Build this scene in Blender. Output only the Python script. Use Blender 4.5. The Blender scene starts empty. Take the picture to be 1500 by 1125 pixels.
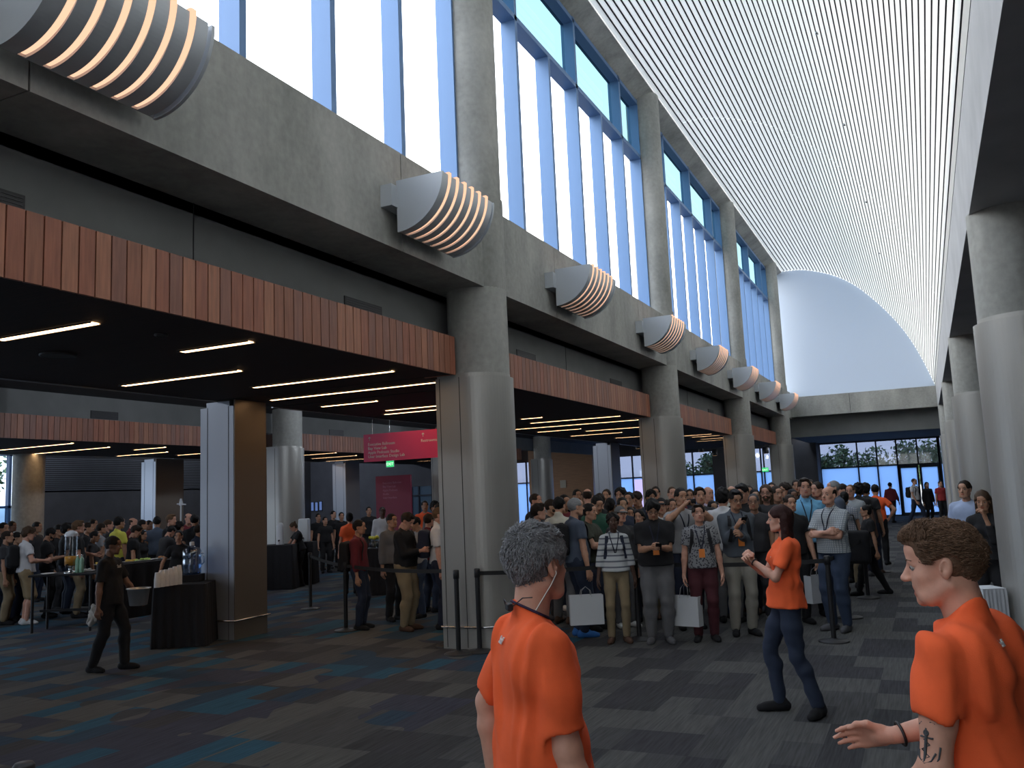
import bpy, math, random, time
import numpy as np
from mathutils import Vector, Matrix
T0 = time.time()
random.seed(7); RNG = np.random.RandomState(7)
scene = bpy.context.scene
C = scene.collection
PI = math.pi
# ------------------------------------------------------------ camera
YAW, PITCH, ROLL, FPX, CAMH = -0.43949, 0.127208, -0.043147, 1269.14, 1.88
def cam_axes():
    f = np.array([math.sin(YAW)*math.cos(PITCH), math.cos(YAW)*math.cos(PITCH), math.sin(PITCH)])
    r = np.array([math.cos(YAW), -math.sin(YAW), 0.0]); u = np.cross(r, f)
    c, s = math.cos(ROLL), math.sin(ROLL)
    return np.array([c*r+s*u, -s*r+c*u, -f])
CM = cam_axes(); CC = np.array([0, 0, CAMH])
cd = bpy.data.cameras.new('camera'); cam = bpy.data.objects.new('camera', cd); C.objects.link(cam)
cd.sensor_width = 36; cd.lens = FPX/1500*36; cd.clip_start = .05; cd.clip_end = 400
M4 = Matrix([[*CM[:, 0], 0], [*CM[:, 1], 0], [*CM[:, 2], CAMH], [0, 0, 0, 1]])
cam.matrix_world = M4
scene.camera = cam
# ------------------------------------------------------------ daylight
W = bpy.data.worlds.new('daylight'); scene.world = W; W.use_nodes = True
nt = W.node_tree; nt.nodes.clear()
o = nt.nodes.new('ShaderNodeOutputWorld'); bg = nt.nodes.new('ShaderNodeBackground')
tc = nt.nodes.new('ShaderNodeTexCoord'); sp = nt.nodes.new('ShaderNodeSeparateXYZ')
cr = nt.nodes.new('ShaderNodeValToRGB')
nt.links.new(tc.outputs['Generated'], sp.inputs[0]); nt.links.new(sp.outputs['Z'], cr.inputs[0])
e = cr.color_ramp.elements
e[0].position = 0.0; e[0].color = (.55, .56, .58, 1)
e[1].position = 0.02; e[1].color = (.95, .97, .98, 1)
for p, c in ((.30, (.97, .98, .98, 1)), (.55, (.86, .92, 1.0, 1)), (1.0, (.66, .80, 1.05, 1))):
    k = e.new(p); k.color = c
bg.inputs['Strength'].default_value = 4.2
nt.links.new(cr.outputs[0], bg.inputs[0]); nt.links.new(bg.outputs[0], o.inputs[0])
scene.view_settings.view_transform = 'Standard'; scene.view_settings.look = 'None'
scene.view_settings.gamma = 1.0; scene.view_settings.use_curve_mapping = False
scene.view_settings.exposure = 0.40
def portal(name, loc, rot, sx, sy):
    l = bpy.data.lights.new(name, 'AREA'); l.shape = 'RECTANGLE'; l.size = sx; l.size_y = sy
    l.cycles.is_portal = True
    o = bpy.data.objects.new(name, l); o.location = loc; o.rotation_euler = rot; C.objects.link(o)
for i in range(6):
    portal('window_portal', (-5.75, -3.15+8.9*i, 8.3), (0, -PI/2, 0), 5.2, 8.2)
portal('facade_portal', (-6.5, 48.6, 1.95), (-PI/2, 0, 0), 17, 3.7)
portal('back_portal', (-2.15, -8.6, 5.6), (PI/2, 0, 0), 5.6, 11.4)
portal('side_portal', (-27.6, 6.5, 1.9), (0, -PI/2, 0), 3.8, 25)

# ------------------------------------------------------------ pixel helpers (the photo's frame, 1500 x 1125)
def ray(x, y): return CM.T @ np.array([x-750, 562.5-y, -FPX])
def onp(x, y, ax, v):
    d = ray(x, y); t = (v-CC[ax])/d[ax]; return CC+t*d
def onf(x, y): return onp(x, y, 2, 0.0)
# ------------------------------------------------------------ materials
MATS = {}
def mat(name, col, rough=.7, metal=0.0, bump=0.0, bscale=60.0, var=0.0, vscale=8.0, emit=None, es=0.0, stretch=None, coat=0.0, col2=None):
    if name in MATS: return MATS[name]
    m = bpy.data.materials.new(name); MATS[name] = m; m.use_nodes = True
    n = m.node_tree.nodes; L = m.node_tree.links; b = n['Principled BSDF']
    b.inputs['Base Color'].default_value = (*col, 1); b.inputs['Roughness'].default_value = rough
    b.inputs['Metallic'].default_value = metal
    if coat: b.inputs['Coat Weight'].default_value = coat
    if emit:
        b.inputs['Emission Color'].default_value = (*emit, 1); b.inputs['Emission Strength'].default_value = es
    if bump or var:
        tc = n.new('ShaderNodeTexCoord'); mp = n.new('ShaderNodeMapping'); L.new(tc.outputs['Object'], mp.inputs[0])
        if stretch: mp.inputs['Scale'].default_value = stretch
    if var:
        t = n.new('ShaderNodeTexNoise'); t.inputs['Scale'].default_value = vscale; t.inputs['Detail'].default_value = 6
        L.new(mp.outputs[0], t.inputs['Vector'])
        r = n.new('ShaderNodeValToRGB'); L.new(t.outputs['Fac'], r.inputs[0])
        c2 = col2 if col2 else tuple(min(1, c*(1+var)) for c in col)
        c1 = tuple(c*(1-var) for c in col)
        r.color_ramp.elements[0].position = .3; r.color_ramp.elements[0].color = (*c1, 1)
        r.color_ramp.elements[1].position = .7; r.color_ramp.elements[1].color = (*c2, 1)
        L.new(r.outputs[0], b.inputs['Base Color'])
    if bump:
        t2 = n.new('ShaderNodeTexNoise'); t2.inputs['Scale'].default_value = bscale; t2.inputs['Detail'].default_value = 4
        L.new(mp.outputs[0], t2.inputs['Vector'])
        bp = n.new('ShaderNodeBump'); bp.inputs['Strength'].default_value = bump; bp.inputs['Distance'].default_value = .01
        L.new(t2.outputs['Fac'], bp.inputs['Height']); L.new(bp.outputs[0], b.inputs['Normal'])
    return m
def emat(name, col, s):
    if name in MATS: return MATS[name]
    m = bpy.data.materials.new(name); MATS[name] = m; m.use_nodes = True
    n = m.node_tree.nodes; n.clear(); o = n.new('ShaderNodeOutputMaterial'); e = n.new('ShaderNodeEmission')
    e.inputs[0].default_value = (*col, 1); e.inputs[1].default_value = s
    m.node_tree.links.new(e.outputs[0], o.inputs[0]); return m
def glassmat(name, col, refl=.08):
    if name in MATS: return MATS[name]
    m = bpy.data.materials.new(name); MATS[name] = m; m.use_nodes = True
    n = m.node_tree.nodes; n.clear(); L = m.node_tree.links
    o = n.new('ShaderNodeOutputMaterial'); t = n.new('ShaderNodeBsdfTransparent'); g = n.new('ShaderNodeBsdfGlossy')
    mx = n.new('ShaderNodeMixShader'); mx.inputs[0].default_value = refl
    t.inputs[0].default_value = (*col, 1); g.inputs['Roughness'].default_value = .03
    L.new(t.outputs[0], mx.inputs[1]); L.new(g.outputs[0], mx.inputs[2]); L.new(mx.outputs[0], o.inputs[0]); return m
def translmat(name, col, dcol):
    if name in MATS: return MATS[name]
    m = bpy.data.materials.new(name); MATS[name] = m; m.use_nodes = True
    n = m.node_tree.nodes; n.clear(); L = m.node_tree.links
    o = n.new('ShaderNodeOutputMaterial'); t = n.new('ShaderNodeBsdfTranslucent'); g = n.new('ShaderNodeBsdfDiffuse')
    a = n.new('ShaderNodeAddShader'); t.inputs[0].default_value = (*col, 1); g.inputs[0].default_value = (*dcol, 1)
    L.new(t.outputs[0], a.inputs[0]); L.new(g.outputs[0], a.inputs[1]); L.new(a.outputs[0], o.inputs[0]); return m
# ------------------------------------------------------------ objects
def props(o, label=None, cat=None, group=None, kind=None):
    if label: o['label'] = label
    if cat: o['category'] = cat
    if group: o['group'] = group
    if kind: o['kind'] = kind
    return o
def empty(name, loc=(0, 0, 0), rz=0.0, label=None, cat=None, group=None, s=1.0):
    o = bpy.data.objects.new(name, None); C.objects.link(o); o.location = loc; o.rotation_euler = (0, 0, rz)
    o.empty_display_size = .1; o.scale = (s, s, s)
    return props(o, label, cat, group)
def obj(name, me, mats=None, parent=None, loc=None, smooth=None, M=None):
    o = bpy.data.objects.new(name, me); C.objects.link(o)
    if mats is not None:
        if not isinstance(mats, (list, tuple)): mats = [mats]
        while len(me.materials) < len(mats): me.materials.append(mats[len(me.materials)])
        for i, m in enumerate(mats):
            if me.materials[i] != m:
                o.material_slots[i].link = 'OBJECT'; o.material_slots[i].material = m
    if parent: o.parent = parent
    if loc is not None: o.location = loc
    if M is not None: o.matrix_local = M
    return o
def copy_tree(o, parent=None):
    c = o.copy(); C.objects.link(c)
    if parent: c.parent = parent
    for ch in o.children: copy_tree(ch, c)
    return c
class MB:
    def __init__(s): s.v = []; s.f = []; s.m = []; s.sm = []
    def add(s, vs, fs, mi=0, smooth=False):
        b = len(s.v); s.v += [tuple(map(float, v)) for v in vs]
        for f in fs: s.f.append(tuple(b+i for i in f)); s.m.append(mi); s.sm.append(smooth)
        return s
    def box(s, x0, x1, y0, y1, z0, z1, mi=0):
        v = [(x0, y0, z0), (x1, y0, z0), (x1, y1, z0), (x0, y1, z0), (x0, y0, z1), (x1, y0, z1), (x1, y1, z1), (x0, y1, z1)]
        return s.add(v, [(0, 3, 2, 1), (4, 5, 6, 7), (0, 1, 5, 4), (1, 2, 6, 5), (2, 3, 7, 6), (3, 0, 4, 7)], mi)
    def bbox(s, x0, x1, y0, y1, z0, z1, b=.01, mi=0):      # box with bevelled vertical and top edges
        ring = lambda i, z: [(x0+i+b, y0+i, z), (x1-i-b, y0+i, z), (x1-i, y0+i+b, z), (x1-i, y1-i-b, z), (x1-i-b, y1-i, z), (x0+i+b, y1-i, z), (x0+i, y1-i-b, z), (x0+i, y0+i+b, z)]
        rs = [ring(b, z0), ring(0, z0+b), ring(0, z1-b), ring(b, z1)]
        return s.rings(rs, mi, True, False)
    def rings(s, rs, mi=0, cap=True, smooth=True, closed=False):
        n = len(rs[0]); v = [p for r in rs for p in r]; f = []
        m = len(rs)
        for i in range(m if closed else m-1):
            a = i*n; b = ((i+1) % m)*n
            for j in range(n):
                k = (j+1) % n; f.append((a+j, a+k, b+k, b+j))
        s.add(v, f, mi, smooth)
        if cap and not closed:
            s.add(rs[0], [tuple(range(n-1, -1, -1))], mi); s.add(rs[-1], [tuple(range(n))], mi)
        return s
    def tube(s, pts, r, n=8, mi=0, cap=True, flat=1.0):
        pts = [np.array(p, float) for p in pts]; rs = []
        if not isinstance(r, (list, tuple)): r = [r]*len(pts)
        up = np.array([0, 0, 1.0]); pu = None
        for i, p in enumerate(pts):
            a = pts[max(0, i-1)]; b = pts[min(len(pts)-1, i+1)]; t = b-a; t = t/(np.linalg.norm(t)+1e-9)
            if pu is None:
                u = np.cross(t, up) if abs(t[2]) < .95 else np.cross(t, [1.0, 0, 0])
            else: u = pu - t*np.dot(pu, t)
            u /= np.linalg.norm(u)+1e-9; pu = u; w = np.cross(t, u)
            rs.append([tuple(p+r[i]*(math.cos(q)*u+flat*math.sin(q)*w)) for q in np.arange(n)*2*PI/n])
        return s.rings(rs, mi, cap)
    def cyl(s, c, r, z0, z1, n=24, mi=0, cap=True, r2=None):
        r2 = r if r2 is None else r2
        k = [(math.cos(q), math.sin(q)) for q in np.arange(n)*2*PI/n]
        return s.rings([[(c[0]+r*a, c[1]+r*b, z0) for a, b in k], [(c[0]+r2*a, c[1]+r2*b, z1) for a, b in k]], mi, cap)
    def lathe(s, c, prof, n=24, mi=0, cap=True):
        k = [(math.cos(q), math.sin(q)) for q in np.arange(n)*2*PI/n]
        return s.rings([[(c[0]+r*a, c[1]+r*b, c[2]+z) for a, b in k] for r, z in prof], mi, cap)
    def prism(s, poly, z0, z1, mi=0, smooth=False):
        n = len(poly); v = [(x, y, z0) for x, y in poly]+[(x, y, z1) for x, y in poly]
        s.add(v, [(i, (i+1) % n, n+(i+1) % n, n+i) for i in range(n)], mi, smooth)
        s.add(v[:n], [tuple(range(n-1, -1, -1))], mi); s.add(v[n:], [tuple(range(n))], mi); return s
    def mesh(s, name):
        me = bpy.data.meshes.new(name); me.from_pydata(s.v, [], s.f)
        me.polygons.foreach_set('material_index', s.m); me.polygons.foreach_set('use_smooth', s.sm); me.update(); return me
    def obj(s, name, mats, parent=None, loc=None): return obj(name, s.mesh(name), mats, parent, loc)
def struct(name, mb, mats, parent=None):
    o = mb.obj(name, mats, parent)
    if parent is None: o['kind'] = 'structure'
    return o
# ------------------------------------------------------------ surface materials
def concrete():
    m = mat('board_marked_concrete', (.30, .31, .29), .82)
    n = m.node_tree.nodes; L = m.node_tree.links; b = n['Principled BSDF']
    tc = n.new('ShaderNodeTexCoord'); mp = n.new('ShaderNodeMapping'); mp.inputs['Scale'].default_value = (1, 1, .45)
    L.new(tc.outputs['Object'], mp.inputs[0])
    a = n.new('ShaderNodeTexNoise'); a.inputs['Scale'].default_value = 1.3; a.inputs['Detail'].default_value = 9; a.inputs['Roughness'].default_value = .62
    c = n.new('ShaderNodeTexNoise'); c.inputs['Scale'].default_value = 14; c.inputs['Detail'].default_value = 5
    L.new(mp.outputs[0], a.inputs['Vector']); L.new(tc.outputs['Object'], c.inputs['Vector'])
    mx = n.new('ShaderNodeMath'); mx.operation = 'MULTIPLY_ADD'; mx.inputs[1].default_value = .3; L.new(c.outputs['Fac'], mx.inputs[0]); L.new(a.outputs['Fac'], mx.inputs[2])
    r = n.new('ShaderNodeValToRGB'); L.new(mx.outputs[0], r.inputs[0])
    e = r.color_ramp.elements; e[0].position = .42; e[0].color = (.215, .217, .198, 1); e[1].position = .88; e[1].color = (.45, .445, .41, 1)
    L.new(r.outputs[0], b.inputs['Base Color'])
    bp = n.new('ShaderNodeBump'); bp.inputs['Strength'].default_value = .25; bp.inputs['Distance'].default_value = .01
    L.new(mx.outputs[0], bp.inputs['Height']); L.new(bp.outputs[0], b.inputs['Normal']); return m
CONC = concrete()
def carpet():
    m = mat('plank_carpet', (.05, .05, .05), .95)
    n = m.node_tree.nodes; L = m.node_tree.links; b = n['Principled BSDF']; b.inputs['Specular IOR Level'].default_value = .15
    tc = n.new('ShaderNodeTexCoord'); sp = n.new('ShaderNodeSeparateXYZ'); L.new(tc.outputs['Object'], sp.inputs[0])
    def math_(op, a, bb, c=None):
        q = n.new('ShaderNodeMath'); q.operation = op
        for i, v in enumerate((a, bb, c)):
            if v is None: continue
            if isinstance(v, (int, float)): q.inputs[i].default_value = v
            else: L.new(v, q.inputs[i])
        return q.outputs[0]
    u = math_('DIVIDE', sp.outputs['X'], .285); iu = math_('FLOOR', u, None)
    off = math_('MULTIPLY', math_('MODULO', iu, 2.0), .0)
    v = math_('ADD', math_('DIVIDE', sp.outputs['Y'], .57), off); iv = math_('FLOOR', v, None)
    cb = n.new('ShaderNodeCombineXYZ'); L.new(iu, cb.inputs[0]); L.new(iv, cb.inputs[1])
    wn = n.new('ShaderNodeTexWhiteNoise'); wn.noise_dimensions = '3D'; L.new(cb.outputs[0], wn.inputs['Vector'])
    r = n.new('ShaderNodeValToRGB'); r.color_ramp.interpolation = 'CONSTANT'; L.new(wn.outputs['Value'], r.inputs[0])
    e = r.color_ramp.elements; e[0].position = 0; e[0].color = (.050, .050, .053, 1); e[1].position = .2; e[1].color = (.070, .070, .071, 1)
    for p, c in ((.42, (.092, .092, .089)), (.66, (.092, .092, .089)), (.82, (.052, .051, .056))):
        k = e.new(p); k.color = (*c, 1)
    # blue planks thrown in further left, in long streaks
    wn2 = n.new('ShaderNodeTexWhiteNoise'); wn2.noise_dimensions = '3D'
    cb2 = n.new('ShaderNodeCombineXYZ'); L.new(iu, cb2.inputs[0]); L.new(iv, cb2.inputs[1]); cb2.inputs[2].default_value = 7.3; L.new(cb2.outputs[0], wn2.inputs['Vector'])
    ns = n.new('ShaderNodeTexNoise'); ns.inputs['Scale'].default_value = .45; ns.inputs['Detail'].default_value = 2; L.new(tc.outputs['Object'], ns.inputs['Vector'])
    zone = n.new('ShaderNodeMapRange'); L.new(sp.outputs['X'], zone.inputs[0]); zone.inputs[1].default_value = -3.6; zone.inputs[2].default_value = -5.4; zone.inputs[3].default_value = 0; zone.inputs[4].default_value = .62
    z2 = math_('MULTIPLY', zone.outputs[0], math_('GREATER_THAN', ns.outputs['Fac'], .45))
    isb = math_('LESS_THAN', wn2.outputs['Value'], z2)
    blue = n.new('ShaderNodeValToRGB'); blue.color_ramp.interpolation = 'CONSTANT'; L.new(wn.outputs['Value'], blue.inputs[0])
    e = blue.color_ramp.elements; e[0].position = 0; e[0].color = (.030, .055, .085, 1); e[1].position = .4; e[1].color = (.050, .052, .072, 1); k = e.new(.7); k.color = (.028, .085, .13, 1)
    mx = n.new('ShaderNodeMix'); mx.data_type = 'RGBA'; L.new(isb, mx.inputs['Factor']); L.new(r.outputs[0], mx.inputs[6]); L.new(blue.outputs[0], mx.inputs[7])
    # streaky pile along the planks
    mp = n.new('ShaderNodeMapping'); mp.inputs['Scale'].default_value = (60, 2.5, 1); L.new(tc.outputs['Object'], mp.inputs[0])
    st = n.new('ShaderNodeTexNoise'); st.inputs['Scale'].default_value = 1; st.inputs['Detail'].default_value = 3; L.new(mp.outputs[0], st.inputs['Vector'])
    mr = n.new('ShaderNodeMapRange'); L.new(st.outputs['Fac'], mr.inputs[0]); mr.inputs[1].default_value = .3; mr.inputs[2].default_value = .7; mr.inputs[3].default_value = .74; mr.inputs[4].default_value = 1.22
    mm = n.new('ShaderNodeVectorMath'); mm.operation = 'SCALE'; L.new(mx.outputs[2], mm.inputs[0]); L.new(mr.outputs[0], mm.inputs['Scale'])
    L.new(mm.outputs[0], b.inputs['Base Color'])
    bp = n.new('ShaderNodeBump'); bp.inputs['Strength'].default_value = .3; bp.inputs['Distance'].default_value = .004; L.new(st.outputs['Fac'], bp.inputs['Height']); L.new(bp.outputs[0], b.inputs['Normal'])
    return m
PLASTER = mat('grey_plaster', (.20, .205, .20), .85, var=.08, vscale=2)
DARKP = mat('charcoal_paint', (.06, .06, .068), .8, var=.1, vscale=2)
MIDP = mat('slate_paint', (.12, .125, .15), .8, var=.1, vscale=2)
METAL = mat('brushed_zinc', (.40, .39, .36), .45, .6, bump=.05, bscale=30, stretch=(1, 1, 40))
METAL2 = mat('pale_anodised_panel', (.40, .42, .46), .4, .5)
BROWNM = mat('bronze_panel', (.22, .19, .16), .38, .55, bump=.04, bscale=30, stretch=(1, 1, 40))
STEEL = mat('stainless_steel', (.62, .62, .62), .25, 1.0)
BLACK = mat('black_powder_coat', (.012, .012, .014), .45)
SEAM = mat('seam_shadow_gap', (.03, .03, .03), .9)
BLUEF = mat('sky_tinted_mullion', (.12, .22, .40), .45, .2)  # blue of the sky on the mullions is put into their colour
WOODS = [mat('redwood_%s' % n_, c, .5, bump=.12, bscale=18, var=.22, vscale=5, stretch=(6, 6, .5)) for n_, c in
         (('rust', (.36, .13, .075)), ('tan', (.42, .175, .10)), ('plum', (.29, .125, .085)), ('brown', (.33, .13, .075)))]
SOFF = mat('dark_stained_plank', (.038, .018, .013), .8, bump=.3, bscale=8, var=.3, vscale=3, stretch=(.4, 25, 1))
LITE = emat('warm_light_diffuser', (1.0, .60, .30), 7.5)
LITE2 = emat('warm_sconce_glow', (1.0, .55, .36), 1.0)
WHITEP = translmat('translucent_white_ceiling_panel', (.17, .165, .15), (.70, .69, .66))
XB = -5.0; XR = .65; ZB0, ZB1 = 4.60, 5.74; XC = -5.27
YS = -8.0; YE = 38.5
COLY = [-7.6, 1.3, 10.2, 19.1, 28.0, 36.9]
# floor
struct('floor', MB().box(-30, 9, YS-1, 49, -.3, 0), [carpet()])
# ---- left clerestory wall: beam in lengths between shadow joints, half-round pilasters
mb = MB(); joints = []
for cy in COLY: joints += [cy-2.25, cy+2.2+.0]
ys = sorted([YS-1]+[j for j in joints if YS < j < YE]+[YE+.8])
for a, b in zip(ys[:-1], ys[1:]):
    mb.box(XC-.45, XB, a+.008, b-.008, ZB0, ZB1)
mb.box(XC-.40, XB-.03, YS-1, YE+.8, ZB0+.01, ZB1-.01, 1)
for cy in COLY:
    mb.cyl((XC, cy), .405, ZB0+.002, ZB1+.12, 40)
    mb.cyl((XC, cy), .385, ZB1+.12, 11.05, 40)
struct('wall_left', mb, [CONC, SEAM])
# end beam
mb = MB()
for a, b in ((XB-.3, -2.62), (-2.604, XR+.3)): mb.box(a, b, YE, YE+.9, 4.66, 5.5)
mb.box(XB-.3, XR+.3, YE+.03, YE+.88, 4.67, 5.49, 1)
struct('trim_1', mb, [CONC, SEAM])
struct('wall_end', MB().box(-6.2, 2, YE+.75, YE+1.0, 3.82, 4.66), [PLASTER])
# tympanum behind the vault's end
ARC = [(-4.93, 11.08), (-4.2, 11.05), (-3.35, 10.82), (-2.65, 10.50), (-2.04, 10.07), (-1.4, 9.42), (-.84, 8.72), (-.35, 7.98), (.05, 7.18), (.38, 6.32), (.65, 5.5)]
def spline(P, n):
    P = np.array(P, float); d = np.r_[0, np.cumsum(np.hypot(*np.diff(P, axis=0).T))]
    t = np.linspace(0, d[-1], n); m = np.gradient(P, d, axis=0); out = []
    for q in t:
        i = min(len(d)-2, np.searchsorted(d, q, 'right')-1); h = d[i+1]-d[i]; s_ = (q-d[i])/h
        out.append((2*s_**3-3*s_**2+1)*P[i]+(s_**3-2*s_**2+s_)*h*m[i]+(-2*s_**3+3*s_**2)*P[i+1]+(s_**3-s_**2)*h*m[i+1])
    return np.array(out), d[-1]
arc, alen = spline(ARC, 60)
mb = MB(); v = [(x, YE+.25, z) for x, z in arc]+[(-5.2, YE+.25, 11.08), (-5.2, YE+.25, 5.4), (.65, YE+.25, 5.4)]
v2 = [(x, YE+.31, z) for x, _, z in v]; n_ = len(v)
order = list(range(60))+[62, 61, 60]
mb.add(v, [tuple(order)]); mb.add(v2, [tuple(order[::-1])])
struct('window_end', mb, [translmat('frosted_end_glass', (.185, .213, .25), (.40, .425, .455))])  # bluish daylight behind the end glass is put into its colour
# vault: white slats with dark grooves
NS = 62; pts, _ = spline(ARC, NS*4+1); mb = MB()
nrm = np.zeros_like(pts); t_ = np.gradient(pts, axis=0); nrm[:, 0] = t_[:, 1]; nrm[:, 1] = -t_[:, 0]; nrm /= np.linalg.norm(nrm, axis=1)[:, None]
nrm = -nrm    # outward (up and right)
prof = []
for s_ in range(NS):
    i = s_*4; prof += [(i, .0, .14), (i, .0, 1.0)]
def vp(u, off):
    i = int(min(NS*4-1, math.floor(u))); fr = u-i
    p = pts[i]*(1-fr)+pts[i+1]*fr; q = nrm[i]*(1-fr)+nrm[i+1]*fr
    return p+q*off
segs = []
for s_ in range(NS):
    u0 = s_*4+.5; u1 = s_*4+3.5
    segs.append((vp(u0, 0), vp(u1, 0), 0))
    segs.append((vp(u1, 0), vp(u1, .03), 1)); segs.append((vp(u1, .03), vp(min(NS*4-.01, u1+1.0), .03), 1)); segs.append((vp(min(NS*4-.01, u1+1.0), .03), vp(min(NS*4-.01, u1+1.0), 0), 1))
for a, b, mi in segs:
    for y0, y1 in ((YS, 4.0), (4.004, 21.0), (21.004, YE+.3)):
        mb.add([(a[0], y0, a[1]), (a[0], y1, a[1]), (b[0], y1, b[1]), (b[0], y0, b[1])], [(0, 3, 2, 1)], mi)
struct('ceiling', mb, [WHITEP, mat('ceiling_groove', (.10, .105, .11), .8)])
mbk = MB()
for yy, xx in ((6.5, -1.25), (9.8, -1.1), (13.6, -.9), (17.2, -.8), (22, -.7), (27, -.65)):
    i = int(np.argmin(abs(pts[:, 0]-xx))); p = pts[i]
    props(MB().lathe((0, 0, 0), [(.0, -.03), (.028, -.028), (.03, 0), (.03, .01)], 12).obj('sprinkler_head', [STEEL], None, (p[0], yy, p[1]-.0)),
          'tiny sprinkler head in the white slatted vault, one of a row', 'sprinkler', 'sprinkler heads in the vault')
# top edge beam over the windows
mb = MB(); mb.add([(x, y, z) for y in (YS, YE+.9) for x, z in ((-5.50, 10.82), (-5.42, 10.82), (-4.93, 11.06), (-4.93, 11.35), (-5.50, 11.35))],
                  [(0, 1, 2, 3, 4), (9, 8, 7, 6, 5), (0, 5, 6, 1), (1, 6, 7, 2), (2, 7, 8, 3), (3, 8, 9, 4), (4, 9, 5, 0)])
struct('trim_2', mb, [CONC])
# ---- windows between the pilasters
PANE = glassmat('clear_pane', (.97, .98, 1.0), .04); PANET = glassmat('tinted_pane', (.125, .225, .26), .05)
wi = 0
for k in range(5):
    y0 = COLY[k]+.33; y1 = COLY[k+1]-.33; n6 = 6; w = (y1-y0-.1)/n6
    wi += 1; mb = MB(); X0, X1 = -5.52, -5.27
    ZT = 9.42
    for j in range(1, n6+1):
        yy = y0+w*j+.05
        mb.box(X0, X1, yy-.045, yy+.045, ZB1-.02, ZT)
        if j in (1, 3, 5, 6): mb.box(X0, X1, yy-.045, yy+.045, ZT, 10.86)
    mb.box(X0, X1, y0-.02, y0+.07, ZB1-.02, 10.86)
    for z in (ZT, 10.74, ZB1-.03): mb.box(X0, X1, y0, y1, z, z+.09)
    fr = struct('window_%d' % wi, mb, [BLUEF])
    g = MB(); g.add([(X0+.06, y0, ZB1), (X0+.06, y1, ZB1), (X0+.06, y1, ZT), (X0+.06, y0, ZT)], [(0, 1, 2, 3)], 0)
    g.add([(X0+.06, y0, ZT+.09), (X0+.06, y1, ZT+.09), (X0+.06, y1, 10.75), (X0+.06, y0, 10.75)], [(0, 1, 2, 3)], 1)
    g.obj('pane', [PANE, PANET], fr)
# ---- right hand beam and low ceiling
mb = MB(); mb.box(XR, XR+.85, YS, YE+.9, 4.58, 5.72)
struct('trim_3', mb, [mat('smooth_pale_concrete', (.42, .42, .43), .75, var=.12, vscale=1.5)])
struct('ceiling_right', MB().box(XR+.85, 9, YS, 48, 4.66, 4.9), [DARKP])
struct('wall_right', MB().box(8.8, 9.0, YS, 48, 0, 4.66), [MIDP])
mb = MB(); mb.box(-30, -4.9, YS-.4, YS-.1, 0, 11.4); mb.box(.6, 9, YS-.4, YS-.1, 0, 11.4); mb.box(-4.9, .6, YS-.4, YS-.1, 4.6, 5.6)
struct('wall_back', mb, [mat('pale_back_wall', (.42, .43, .44), .8)])
m = MB(); g = MB()
for x in np.linspace(-4.9, .6, 6): m.box(x-.04, x+.04, YS-.3, YS-.15, 0, 11.2)
for z in (0, 2.4, 4.55, 5.6, 8.2): m.box(-4.9, .6, YS-.3, YS-.15, z, z+.08)
fr = struct('window_50', m, [BLUEF]); g.add([(-4.9, YS-.2, 0), (.6, YS-.2, 0), (.6, YS-.2, 11.2), (-4.9, YS-.2, 11.2)], [(0, 1, 2, 3)]); g.obj('pane', [translmat('back_fill_glass', (.50, .50, .50), (.2, .2, .2))], fr)  # frosted glazing added behind the camera, unseen, to fill the hall from the front
# ---- columns
def bullnose(cx, cy, r, x_tail, n=20):
    return [(cx+r*math.cos(q), cy+r*math.sin(q)) for q in np.linspace(-PI/2, PI/2, n)]+[(x_tail, cy+r), (x_tail, cy-r)]
def bull_mesh(mb, pf, z0, z1, mi=0):
    n = len(pf); v = [(x, y, z0) for x, y in pf]+[(x, y, z1) for x, y in pf]
    for i in range(n):
        a = pf[i]; b = pf[(i+1) % n]
        sm = i < 19
        mb.add([(a[0], a[1], z0), (b[0], b[1], z0), (b[0], b[1], z1), (a[0], a[1], z1)], [(0, 1, 2, 3)], mi, False)
    mb.add(v[n:], [tuple(range(n))], mi); return mb
def column(cx, cy, dirx, ztop, label, group, tail=.42, rr=.405):
    t = empty('concrete_column', (cx, cy, 0), 0 if dirx > 0 else PI, label, 'column', group)
    MB().cyl((0, 0), rr, 3.3, ztop, 48).obj('shaft', [CONC], t)
    m = MB(); bull_mesh(m, bullnose(0, 0, .45, -tail, 32), 0, 3.42)
    bull_mesh(m, bullnose(-.03, 0, .435, -tail+.02, 32), 3.42, 3.47)
    for x in (-.07, -tail+.06):
        for s_ in (-1, 1):
            m.box(x-.004, x+.004, s_*.45-.003, s_*.45+.003, .02, 3.42, 1)
    m.obj('metal_cladding', [METAL, SEAM], t)
    pts = [(-tail, -.48, .27)]+[(.48*math.cos(q), .48*math.sin(q), .27) for q in np.linspace(-PI/2, PI/2, 17)]+[(-tail, .48, .27)]
    MB().tube(pts, .014, 8).obj('bumper_rail', [STEEL], t)
    return t
nm = ['behind the camera end of the hall', 'beside the near lounge canopy', 'nearest full column, left of the queue', 'second clad column, behind the crowd', 'third clad column down the hall', 'last clad column by the end wall']
for cy, d in list(zip(COLY, nm))[1:]:
    column(XC, cy, 1, ZB0+.01, 'round concrete column with grey metal cladding, '+d, 'columns under the clerestory beam')
for cy, d in ((1.3, 'nearest, beyond the right edge'), (10.2, 'tallest at the right edge of the photo'), (19.1, 'second from the right edge'), (28.0, 'slim third one down the right side'), (36.9, 'farthest on the right side')):
    column(1.03, cy, -1, 4.6, 'clad concrete column on the right, '+d, 'columns under the right beam')
for cy, d in ((19.1, 'behind the square pillar'), (36.9, 'far off, left of the timber wall'), (10.2, 'hidden behind the square pillar row'), (28.0, 'dim one left of the pink board')):
    column(-15.95, cy, 1, 4.5, 'grey clad concrete column in the low hall, '+d, 'columns in the low hall')
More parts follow.
